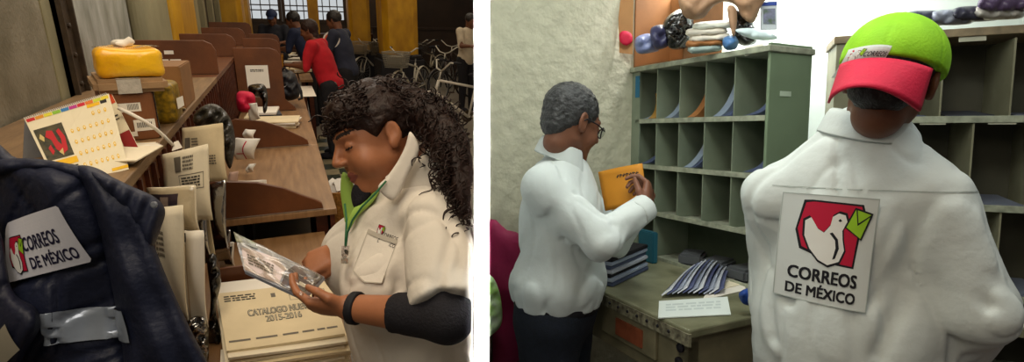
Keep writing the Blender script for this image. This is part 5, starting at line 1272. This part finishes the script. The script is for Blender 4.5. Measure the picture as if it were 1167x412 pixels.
rblob('dark_parcel', 'black parcel in the hollow under the tan wrapping sheet', 'parcel', [(836, 12), (850, 14), (860, 30), (862, 48), (846, 52), (836, 40)], 2.04, .04, 8, DKFILM, cr(.008), 3)
rblob('white_bag', 'bluish white bag lying at the right top edge of the green unit', 'bag', [(838, 34), (858, 32), (880, 38), (886, 44), (868, 46), (850, 42)], 1.93, .025, 5, flat('#cfe0e4', .4), cr(.004), 3)
S = Sheet(R(849, 64, 1.92), R(869, 58, 1.88), R(870, 49, 1.88), R(849, 54, 1.92)); S.n = dirR(0, 0, -1)
tag(ob('shelf_label', S.mesh(.002, 2, 2), PAPER), 'white label on the top edge of the green unit', 'label', None, RR)
S = Sheet(R(867, 34, 2.0), R(885, 34, 2.0), R(885, 2, 2.0), R(867, 3, 2.0)); S.n = dirR(0, 0, -1)
o = tag(ob('pinned_picture', S.mesh(.006, 2, 2), flat('#c8d0d8')), 'small picture with lilac flowers standing on the green unit by the bright wall', 'picture', None, RR)
m = MB(); fill(rect(.12, .2, .88, .75), S, .005, m, .1); ob('picture_print', m, mat('lilac_print', '#8a88b0', .5, .6, 40, col2='#586a50'), o)
m = MB(); fill(rect(0, .86, 1, 1), S, .005, m, .2); ob('blue_header', m, flat('#3a50a0'), o)

# ---- steel desk
dx0, dx1, dy0, dy1, dz = 1.125, 1.87, 1.12, 2.0, .92
d_ = thing('steel_desk', 'worn olive steel desk under the green unit with papers spread on it', 'desk', (dx0, dy0, 0), room=RR)
m = MB(); m.bb((dx0, dy0, dz-.03), (dx1, dy1, dz)); ob('desktop', m, DESKM, d_, bev=.006)
m = MB(); m.bb((dx0-.004, dy0-.004, dz-.05), (dx0+.006, dy1, dz-.012)); ob('edge_strip', m, mat('chipped_edge', '#9a977e', .5, .5, 60, col2='#4c4638', detail=6), d_)
m = MB(); m.bb((dx0+.02, dy0+.02, 0), (dx1, dy0+.03, dz-.03)); ob('end_panel', m, KHAKI, d_)
m = MB(); m.bb((dx0+.02, dy0+.02, dz-.20), (dx0+.03, dy1, dz-.03)); ob('front_apron', m, KHAKI, d_)
m = MB(); m.bb((dx0+.02, dy0+.02, .0), (dx0+.06, dy0+.06, dz-.05)); m.bb((dx0+.02, dy1-.06, 0), (dx0+.06, dy1-.02, dz-.05)); ob('leg', m, KHAKI, d_)
dr = MB(); dr.bb((dx0+.006, 1.27, dz-.155), (dx0+.02, 1.56, dz-.052)); dw = ob('drawer', dr, KHAKI, d_, bev=.003)
m = MB(); m.bb((dx0, 1.33, dz-.135), (dx0+.006, 1.47, dz-.075)); ob('drawer_label', m, mat('rust_label', '#8a4a30', .5, .3, 20), dw)
for k, yy in enumerate((1.17, 1.175)):
    m = MB(); m.lathe([(.014, 0), (.014, .008), (.006, .012)], (dx0+.02, yy, dz-.075-.045*k), (-1, 0, 0), 14); ob('lock', m, BLK, d_)
for k in range(14):
    m = MB(); yy = 1.2+k*.05; m.lathe([(.006, 0), (.004, .004)], (dx0-.004, yy, dz-.03), (-1, 0, 0), 8); ob('rivet', m, BLK, d_)
# papers
c4 = [R(750, 362, z=dz+.004), R(833, 358, z=dz+.004), R(829, 338, z=dz+.004), R(751, 343, z=dz+.004)]
S = Sheet(*c4); S.n = np.array([0, 0, 1.]); o = tag(ob('white_sheet', S.mesh(.003, 3, 3), mat('bright_paper', '#e4ece8', .6, .02)), 'blank white sheet lying on the near corner of the steel desk', 'paper', None, RR); ob('faint_lines', lines(S, .1, .3, .9, .8, 3, .002), flat('#ccd6d4'), o)
for k in range(11):
    t = k/10; a = R(752+60*t+2, 338-3*t, z=dz+.006); b = R(782+42*t, 314-4*t, z=dz+.006); c_ = a+(b-a); w = np.array([.035, -.01, 0])
    z0 = .008+.028*math.sin(PI*min(1, t+.15)); S = Sheet(a+(0, 0, z0*.3), a+w+(0, 0, z0*.3+.02), b+w+(0, 0, z0+.024), b+(0, 0, z0), lambda u, v: .008*math.sin(PI*v)*u)
    o = tag(ob('striped_leaflet', S.mesh(.004, 4, 8), [flat('#d8dce4', .4), flat('#5b6288', .4), flat('#a8b0c4', .4)][k % 3]), 'blue and white leaflet, %s from the left in the fan beside the white sheet' % ['first', 'second', 'third', 'fourth', 'fifth', 'sixth', 'seventh', 'eighth', 'ninth', 'tenth', 'eleventh'][k], 'leaflet', 'fan of leaflets on the steel desk', RR)
    if k % 2 == 0: m = MB(); Sn = S; fill(rect(.1, .1, .45, .9), S, .003 if S.n[2] > 0 else -.003, m, .15); ob('printed_band', m, DBL, o)
for k in range(3):
    a = R(800+8*k, 342-8*k, z=dz+.003); S = Sheet(a, R(850+3*k, 330-8*k, z=dz+.003), R(846+3*k, 316-6*k, z=dz+.003), R(812+8*k, 322-6*k, z=dz+.003)); S.c = [p+np.array([0, 0, .003*k]) for p in S.c]; S.n = np.array([0, 0, 1.])
    tag(ob('loose_paper', S.mesh(.002, 2, 2), [PAPER, KRAFT2, PAPER][k]), ['lowest', 'middle cream', 'topmost'][k]+' loose paper lying to the right of the leaflet fan', 'paper', 'loose papers beside the fan', RR)
rblob('blue_cloth', 'crumpled bright blue cloth at the right end of the steel desk', 'cloth', [(842, 334), (852, 328), (866, 330), (880, 334), (878, 346), (858, 348), (846, 345)], 1.66, .02, 6, flat('#1c3f8c', .6), cr(.006), 3)
for k in range(7):
    p = R(716, 318-k*0, z=dz); a = R(694, 327, z=dz+.001); b = R(737, 306, z=dz+.001); u = unit(b-a); v = np.array([-u[1], u[0], 0]); z0 = dz+.001+k*.0155; q = rr.uniform(-.008, .008)
    M = np.array([u, v, (0, 0, 1)]).T; m = MB(); m.box((a+b)/2+v*(.07+q)+np.array([0, 0, z0-dz+.007]), (np.linalg.norm(b-a)*.95, .15, .0145), M, .003)
    tag(ob('mail_stack', m, [DBL, flat('#9aa4b8'), BLK, flat('#b0b4c0')][k % 4]), 'magazine lying %s in the stack under the arm of the older man' % ['lowest', 'second', 'third', 'fourth', 'fifth', 'sixth', 'topmost'][k], 'magazine', 'magazines stacked on the desk', RR)
m = MB(); b_ = R(737, 300, z=dz); m.box(b_+np.array([.03, .03, .07]), (.03, .10, .138), None, .004); tag(ob('teal_binder', m, flat('#1d5a6c')), 'teal binder standing beside the stack of magazines', 'binder', None, RR)

# ---- second unit behind the capped man
o_ = R(948, 150, 2.15); o_[2] = 0; uu = AR@np.array([-1333., -56, 600]); uu = -unit([uu[0], uu[1], 0]); vv = np.array([-uu[1], uu[0], 0]); 
if (AR.T@vv)[2] < 0: vv = -vv
def U(a, b, z): return o_+uu*a+vv*b+np.array([0, 0, z])
W2 = .95; D2 = .26; tz = 1.88
zz2 = [.55, .88, 1.215, 1.545, tz-.03]
u2 = thing('pigeonhole_unit', 'large khaki pigeonhole unit behind the capped man at the right', 'shelf unit', U(W2/2, D2/2, 0), room=RR)
def ubox(a0, a1, b0, b1, z0, z1, mb=None):
    m = mb or MB(); vs = [U(a, b, z) for a in (a0, a1) for b in (b0, b1) for z in (z0, z1)]; return m.add(vs, [(0, 1, 3, 2), (4, 6, 7, 5), (0, 4, 5, 1), (2, 3, 7, 6), (0, 2, 6, 4), (1, 5, 7, 3)])
ob('left_post', ubox(-.0, .09, 0, D2, 0, tz-.01), OLIVE, u2, bev=.003)
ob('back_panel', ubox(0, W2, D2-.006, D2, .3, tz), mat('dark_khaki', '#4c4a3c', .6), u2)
ob('top_board', ubox(-.01, W2, -.01, D2, tz-.03, tz), mat('worn_top_edge', '#8c7c62', .5, .3, 20), u2, bev=.003)
ob('right_post', ubox(W2, W2+.02, 0, D2, 0, tz), OLIVE, u2)
ob('base_box', ubox(0, W2, .0, D2-.01, .0, .5), OLIVE, u2)
for z in zz2[:-1]:
    m = ubox(.09, W2, 0, D2-.006, z, z+.008); ubox(.09, W2, -.006, .004, z-.012, z+.014, m); ob('shelf', m, EDGE, u2, bev=.002)
for r_ in range(4):
    for k in range(5):
        a = .09+.055+.205*k
        if r_ == 2: a -= .10
        if a < .12 or a > W2-.03: continue
        m = MB(); z0, z1 = zz2[r_]+.009, zz2[r_+1]-.013
        pr = [(.002, z0), (.002, z1), (D2-.008, z1), (D2-.008, z0)]; m.prism(pr, a-.003, a+.003, lambda x, y, t: U(t, x, y)); ob('cell_divider', m, OLIVE, u2)
        if r_ in (1, 2, 3):
            m = MB(); m.prism([(.01, z0), (D2-.02, z0), (D2-.02, z0+.022+.01*(k % 2)), (.01, z0+.008)], a+.02, a+.165, lambda x, y, t: U(t, x, y))
            lab_ = ['in the lower row of the khaki unit', 'in the middle row of the khaki unit', 'in the top row of the khaki unit'][r_-1]
            tag(ob('flat_mail', m, [DBL, flat('#3c3f48'), flat('#6a7080')][k % 3]), 'thin dark mail, %s from the left %s' % (['first', 'second', 'third', 'fourth', 'fifth'][k], lab_), 'mail', 'flat mail '+lab_, RR)
        if r_ in (2, 3): m = ubox(a+.04, a+.12, -.002, .0, z1-.005, z1+.012); ob('cell_label', m, mat('faded_label', '#b8b8a4'), u2)
for k, (x0, x1, y, c_) in enumerate(((1030, 1085, 22, '#4c5060'), (1060, 1110, 21, '#8a90a0'), (1085, 1140, 17, '#3a3a48'), (1110, 1167, 15, '#a8a49c'), (1115, 1180, 6, '#5a4a68'))):
    rblob('film_packet', ['grey film packet nearest to the green cap on the khaki unit', 'pale film packet second from the green cap', 'dark film packet in the middle of the row on the khaki unit', 'cream packet at the right on the khaki unit', 'violet packet on the top right corner of the khaki unit'][k], 'packet',
          [(x0, y-5), (x0+15, y-10), (x1-8, y-9), (x1, y-3), (x1-4, y+6), (x0+6, y+7)], 2.02-.02*k, .05, 6, flat(c_, .3), cr(.005), 3, 'film packets on the khaki unit')
o_s = U(.3, -.0, 0)
# paper pad at the lower right, on the khaki unit's counter
m = MB(); ubox(.25, W2, -.20, .0, .80, .83, m); tag(ob('counter_board', m, OLIVE), 'khaki counter board in front of the lower cells at the right', 'counter', None, RR)
m = MB(); ubox(.55, .82, -.18, -.01, .831, .85, m); tag(ob('paper_pad', m, PAPER), 'pad of pale papers on the khaki counter behind the arm of the capped man', 'pad', None, RR)

m = MB(); vs_ = [U(a, b, z) for a in (-.62, 1.7) for b in (.50, .58) for z in (0, 3.4)]; m.add(vs_, [(0, 1, 3, 2), (4, 6, 7, 5), (0, 4, 5, 1), (2, 3, 7, 6), (0, 2, 6, 4), (1, 5, 7, 3)]); struct(ob('wall_right', m, WHITEW), RR)
# ---- bags at the left edge of the room
MAG = mat('magenta_fabric', '#8c1546', .7, .15, 10, .2)
bg = rblob('magenta_chair_cover', 'magenta cloth covered chair back at the left wall behind the older man', 'chair', [(555, 262), (578, 262), (596, 272), (602, 320), (602, 380), (600, 440), (555, 440)], lambda x, y: 2.05+(y-340)*.0003, .04, 12, MAG, cr(.006, .08), 5)
q = R(580, 430, 2.05)
for dx_ in (-.09, .03):
    for dy_ in (-.02, .02): m = MB(); m.tube([(q[0]+dx_, q[1]+dy_, 0), (q[0]+dx_, q[1]+dy_, q[2]+.2)], .012); ob('leg', m, STEEL, bg)
rblob('green_bag', 'bright green and white bag hanging at the left edge before the magenta chair', 'bag', [(554, 318), (562, 316), (570, 336), (572, 366), (562, 380), (554, 378)], 1.92, .02, 7, mat('lime_bag', '#8cc040', .5, .2, 20, col2='#c8d8c0'), cr(.005), 3)

# ---- older man, seen from behind
SKO = mat('old_man_skin', '#7a4f3a', .5, .08, 30, .05, 200, sss=.04)
hc = R(653, 139, 1.77); hM = head_axes(dirR(.74, .30, .42), dirR(.28, -.94, .08)); nk = R(641, 184, 1.80); pv = R(634, 348, 1.86)
J = {'neck': nk, 'pelvis': pv, 'sR': R(620, 209, 1.68), 'eR': R(684, 274, 1.60), 'wR': R(735, 236, 1.70), 'sL': R(655, 212, 2.0), 'eL': R(700, 275, 2.02), 'wL': R(728, 240, 1.88)}
fw = dirR(.9, 0, .45); J.update(legs_down(pv, J['sR']-J['sL'], fw))
fs = fig(J, (hc, hM, 1.0), dict(girth=1.0, ag=.82, hs=.92, hands={
    'R': (dirR(.25, -.75, .5), dirR(.75, .25, -.6), -1, (.7, .9, .9, .8), None), 'L': (dirR(.3, -.8, -.2), dirR(.6, .2, .7), 1, (.6, .8, .8, .8), None)}))
lo, hi = bounds(fs, .2)
om = thing('person', 'grey haired man in glasses, white shirt and dark jeans sorting an orange envelope', 'person', (pv[0], pv[1], 0), room=RR)
ob('body', paint(sdf_mesh(fs['body'], lo, hi, .0042), skin_paint(fs)), [SKO, LIP, BROW], om, smooth=True)
Rr, Fw, Up = fs['T']
def mshirt(P, fs=fs, J=J, pv=pv, Up=Up, Fw=Fw, Rr=Rr):
    d = fs['torso'](P, .026)
    for k in 'LR':
        e = smin(cap(P, J['s'+k]-Up*.008, J['e'+k], .064, .060), cap(P, J['e'+k], J['w'+k], .058, .042), .03)
        a = unit(J['w'+k]-J['e'+k]); e = smax(e, (P-J['w'+k])@a-.0, .006); d = smin(d, e, .05)
    d = smin(d, ell(P, pv+Up*.10, (.20, .165, .10), fs['T']), .05)
    return d
def oshirt(P):
    d = mshirt(P); q = (P-nk)@np.array([Rr, Fw, Up]).T
    z = q[:, 2]; pleat = np.sin(q[:, 0]*58+2.2*np.sin(z*7))*np.clip((-z-.07)/.08, 0, 1)*(q[:, 1] < .02)
    d = d+.0035*pleat+cloth(P, .7, .0055, .4)
    a, b = J['sR'], J['eR']
    for k, (t, r0) in enumerate(((.3, .1), (.55, .1), (.75, .1))): c = a*(1-t)+b*t; d = d+crease(P, c-Rr*.0+Up*.06, c-Up*.05-Fw*.07, .012, .006)
    d = d+crease(P, J['eR']-Fw*.06-Up*.02, J['eR']+Up*.06+Fw*.05, .014, .010)+crease(P, J['eR']+Fw*.05+Up*.09, J['eR']+Up*.03+Fw*.1, .012, .007)
    return smax(d, -((P-pv)@Up)+.022, .008)
osm = sdf_mesh(oshirt, lo, hi, .0065); ob('shirt', osm, SHIRTR, om, smooth=True)
collar(fs, SHIRTR, om, r=.064, h=.036, fold=.056, open_=.9, tip=.02, axis=unit(hc-nk+Up*.12), lift=.044)
m = MB()
S = Drape(nk-Up*.085-Rr*.15, nk-Up*.085+Rr*.17, nk-Up*.07-Rr*.15, [osm], -Fw, fit=False); fill(rect(0, 0, 1, .25), S, .0015, m, .1); ob('yoke_seam', m, mat('seam_thread_cool', '#b4bcb8', .8), om)
for k in 'LR':
    def cf(P, k=k): a = unit(J['w'+k]-J['e'+k]); c = J['w'+k]-a*.02; return smax(cap(P, c-a*.1, c+a*.1, .047, .045), np.abs((P-c)@a)-.026, .004)
    ob('cuff', sdf_mesh(cf, J['w'+k]-.1, J['w'+k]+.1, .005), SHIRTR, om, smooth=True)
ob('jeans', sdf_mesh(lambda P: smax(smin(fs['legs'](P, .022), fs['torso'](P, .018), .05), (P-pv)@Up-.035, .01)+.003*wob(P, 25, 1), lo, hi, .009), DENIM, om, smooth=True)
ob('belt', sdf_mesh(lambda P: smax(fs['torso'](P, .026), np.abs((P-pv)@Up-.03)-.018, .004), lo, hi, .008), BLK, om, smooth=True)
for k in 'LR': shoe(fs, k, BLK, om)
GH = mat('greying_black_hair', '#232223', .5, .5, 40, .5, 160, col2='#4a4a4a')
def short_hair(P):
    h = lambda x, y, z: hc+hM.T@np.array([x, y, z])
    d = ell(P, h(0, -.024, .036), (.084, .100, .090), hM); d = smin(d, ell(P, h(0, -.068, -.028), (.058, .040, .05), hM), .03)
    d = smax(d, -ell(P, h(0, .12, -.035), (.10, .115, .095), hM), .01)
    for e in (-1, 1): d = smax(d, -ell(P, h(e*.085, .004, -.032), (.03, .032, .042), hM), .008)
    return d+.002*wob(P, 150, 1)+.0015*wob(P, 260, 3)
ob('hair', sdf_mesh(short_hair, hc-.17, hc+.17, .0036), GH, om, smooth=True)
h = lambda x, y, z: hc+hM.T@np.array([x, y, z]); m = MB()
for e in (-1, 1):
    m.tube([h(e*.033+.023*math.cos(a), .104-.02*abs(math.cos(a))*(e*math.cos(a) > 0), .000+.018*math.sin(a)) for a in np.linspace(0, 2*PI, 17)[:-1]], .0022, 6, closed=True)
    m.tube([h(e*.056, .094, .004), h(e*.074, .05, .008), h(e*.082, -.005, .006), h(e*.080, -.02, -.012)], .0022, 6)
m.tube([h(-.010, .108, .004), h(0, .112, .007), h(.010, .108, .004)], .002, 6); gl = ob('glasses', m, BLK, om, smooth=True)
m = MB()
for e in (-1, 1): m.lathe([(.020, 0), (.020, .0012)], h(e*.033, .100, 0), hM[1], 16)
ob('lens', m, clear('lens_glass', '#f0f4f4', .85, .02), gl)
S = Sheet(R(690, 240, 1.84), R(738, 232, 1.76), R(732, 186, 1.80), R(682, 196, 1.88), lambda u, v: .008*math.sin(PI*u)); S.n = -S.n if S.n@(S.c[0]-np.array([0, 0, HR])) > 0 else S.n
o = tag(ob('orange_envelope', S.mesh(.006, 8, 8), mat('orange_manila', '#c8841c', .65, .10, 10), smooth=True), 'orange manila envelope held up in the hands of the older man', 'envelope', None, RR)
m = MB()
for k in range(7):
    pl = [(.42+k*.07, .74), (.45+k*.07, .82), (.47+k*.07, .82), (.445+k*.07, .74)]; fill(pl, S, .0045, m, .3); fill([(.42+k*.07, .76+.04*(k % 2)), (.49+k*.07, .78), (.49+k*.07, .80), (.42+k*.07, .78+.04*(k % 2))], S, .0045, m, .3)
ob('handwriting', m, INK, o)

# ---- man in the green cap, seen from behind
hc = R(1014, 90, 1.14); hM = head_axes(dirR(.68, .06, .73), dirR(.31, -.93, .05)); nk = R(990, 138, 1.21); pv = R(958, 425, 1.32)
J = {'neck': nk, 'pelvis': pv, 'sL': R(880, 218, 1.34), 'eL': R(885, 338, 1.48), 'wL': R(905, 365, 1.70), 'sR': R(1068, 222, 1.12), 'eR': R(1118, 352, 1.10), 'wR': R(1088, 420, 1.32)}
J.update(legs_down(pv, J['sR']-J['sL'], dirR(.35, 0, .9)))
fs = fig(J, (hc, hM, 1.0), dict(girth=1.12, ag=.86, hands={
    'R': (dirR(-.1, .0, 1), dirR(0, -1, 0), -1, (.5, .6, .6, .6), None), 'L': (dirR(.1, 0, 1), dirR(0, -1, 0), 1, (.5, .6, .6, .6), None)}))
lo, hi = bounds(fs, .2); Rr, Fw, Up = fs['T']
cmn = thing('person', 'man from behind in a backwards green and red cap and white lettered shirt', 'person', (pv[0], pv[1], 0), room=RR)
ob('body', paint(sdf_mesh(fs['body'], lo, hi, .0042), skin_paint(fs)), [SKIN2, LIP, BROW], cmn, smooth=True)
def cshirt(P):
    d = fs['torso'](P, .028)
    for k in 'LR':
        e = smin(cap(P, J['s'+k]-Up*.008, J['e'+k], .068, .067), cap(P, J['e'+k], J['w'+k], .064, .046), .03); a = unit(J['w'+k]-J['e'+k]); e = smax(e, (P-J['w'+k])@a, .006); d = smin(d, e, .045)
    d = smin(d, ell(P, pv+Up*.12, (.215, .165, .22), fs['T']), .06); d = smax(d, -((P-pv)@Up)-.13, .012)
    q = (P-nk)@np.array([Rr, Fw, Up]).T
    for e, k in ((-1, 'L'), (1, 'R')):
        s = J['s'+k]
        d = d+crease(P, s+Up*.06-Rr*e*.035-Fw*.03, s-Up*.18-Rr*e*.03-Fw*.09, .014, .003)
        d = d+crease(P, s-Up*.12-Rr*e*.02-Fw*.09, s-Up*.24-Rr*e*.09-Fw*.10, .016, .010)+crease(P, s-Up*.20-Fw*.08-Rr*e*.02, s-Up*.34-Rr*e*.06-Fw*.1, .018, .012)
        d = d+crease(P, J['e'+k]+Up*.04-Fw*.07, J['e'+k]-Up*.02+Rr*e*.06, .014, .008)+crease(P, J['e'+k]+Up*.10-Fw*.08, J['e'+k]+Up*.05+Rr*e*.07, .014, .006)
        d = d+crease(P, nk-Up*.08-Rr*e*.10-Fw*.12, nk-Up*.36-Rr*e*-.10-Fw*.14, .02, .004)
    return d+cloth(P, 2.1, .0065, .4)
csm = sdf_mesh(cshirt, lo, hi, .0062); ob('shirt', csm, SHIRTR, cmn, smooth=True)
collar(fs, SHIRTR, cmn, r=.067, h=.046, fold=.058, open_=.7, tip=.02, axis=unit(hc-nk+Up*.25))
ob('trousers', sdf_mesh(lambda P: smax(smin(fs['legs'](P, .02), fs['torso'](P, .012), .04), (P-pv)@Up+.02, .01), lo, hi, .012), DARKP, cmn, smooth=True)
for k in 'LR': shoe(fs, k, BLK, cmn)
bn = dirR(-.1, 0, -1)
YD = Drape(R(905, 212, 1.15), R(1092, 218, 1.15), R(905, 208, 1.15), [csm], bn, fit=False); m = MB(); fill([(.0, 0), (.3, -.6), (.7, -.6), (1, 0), (1, .35), (.7, -.25), (.3, -.25), (0, .35)], YD, .0012, m, .05); ob('yoke_seam', m, mat('seam_thread_cool', '#b4bcb8', .8), cmn)
PD = Drape(R(897, 342, 1.20), R(990, 358, 1.12), R(903, 219, 1.20), [csm], bn)
m = MB(); fill(rect(0, 0, 1, 1), PD, .001, m, .04); ob('back_patch', m, mat('patch_white', '#d3d8d6', .8, .02), cmn)
m = MB()
for a in (rect(0, 0, 1, .008), rect(0, .992, 1, 1), rect(0, 0, .01, 1), rect(.99, 0, 1, 1)): fill(a, PD, .0022, m, .06)
ob('patch_stitching', m, mat('seam_thread_cool', '#b4bcb8'), cmn)
ob('patch_emblem', emblem(PD, (.15, .37, .86, .95), .0017, .04), EMB, cmn)
m = MB(); text('CORREOS', (.13, .20, .85, .315), PD, .003, m, .06); text('DE MÉXICO', (.12, .055, .85, .175), PD, .003, m, .06); ob('patch_lettering', m, BLK, cmn)
h = lambda x, y, z: hc+hM.T@np.array([x, y, z])
def hr(P):
    d = ell(P, h(0, -.024, .03), (.080, .096, .085), hM); d = smin(d, ell(P, h(0, -.06, -.035), (.06, .045, .05), hM), .03); d = smax(d, -ell(P, h(0, .12, -.035), (.10, .11, .09), hM), .01); return d+.002*wob(P, 150, 1)
ob('hair', sdf_mesh(hr, hc-.17, hc+.17, .004), HAIRB, cmn, smooth=True)
LIME = mat('lime_cap_cloth', '#93cf1c', .75, .06, 20, .15, 200, col2='#84c014'); PINK = mat('crimson_cap_cloth', '#c8123c', .7, .08, 20, .15, 200)
def dome(P, f=0):
    d = ell(P, h(0, -.012, .030), (.097+f, .116+f, .105+f), hM)
    return smax(d, -((P-h(0, 0, .012))@unit(hM[2]+hM[1]*.10)), .004)
def capd(P):
    d = dome(P); q = (P-h(0, -.012, .03))@hM.T; an = np.arctan2(q[:, 0], q[:, 1]); return d+.0012*np.exp(-(np.abs((an/(PI/3)+.5) % 1-.5)*PI/3*.1/.0035)**2)
cpm = sdf_mesh(capd, hc-.18, hc+.18, .0034); cp = ob('cap_crown', cpm, LIME, cmn, smooth=True)
m = MB(); m.lathe([(.008, 0), (.007, .004), (.003, .006)], h(0, -.012, .134), hM[2], 12); ob('cap_button', m, LIME, cp, smooth=True)
# bill, worn to the back
vs = []; nA, nB = 24, 8
for j in range(nB+1):
    for i in range(nA+1):
        a = -.90+1.80*i/nA; t = j/nB; rx = .100; ry = .119; ext = .078*math.cos(a*1.6)**.6 if math.cos(a*1.6) > 0 else 0
        x = rx*math.sin(a); y = -.012-ry*math.cos(a)-ext*t; z = .014-.070*t-.030*(math.sin(a)**2)*(.35+t*.9); vs.append(h(x, y, z))
m = MB(); m.add(vs, [(j*(nA+1)+i, j*(nA+1)+i+1, (j+1)*(nA+1)+i+1, (j+1)*(nA+1)+i) for j in range(nB) for i in range(nA)])
bo_ = ob('cap_bill', m, PINK, cmn, smooth=True); so = bo_.modifiers.new('s', 'SOLIDIFY'); so.thickness = .005; so.offset = 0
LD = Drape(R(976, 61, 1.03), R(1009, 74, 1.03), R(985, 38, 1.03), [cpm], unit(R(0, 206, 1)*0+dirR(-.25, -.15, -1)))
m = MB(); fill(rect(0, 0, 1, 1), LD, .0015, m, .12); ob('cap_patch', m, mat('patch_white', '#d3d8d6'), cmn)
ob('cap_emblem', emblem(LD, (.06, .25, .38, .92), .001, .12), EMB, cmn)
m = MB(); text('CORREOS', (.40, .52, .95, .70), LD, .003, m, .02); text('DE MÉXICO', (.36, .26, .97, .44), LD, .003, m, .02); ob('cap_lettering', m, BLK, cmn)

# ------------------------------------------------------------------ place the right room beside the hall
for o, room in THINGS:
    if room == 'R' and o.parent is None:
        o.matrix_basis = MR@o.matrix_basis
for me in bpy.data.meshes:
    if len(me.polygons) < 40000 and me.polygons and not me.polygons[0].use_smooth:
        pass
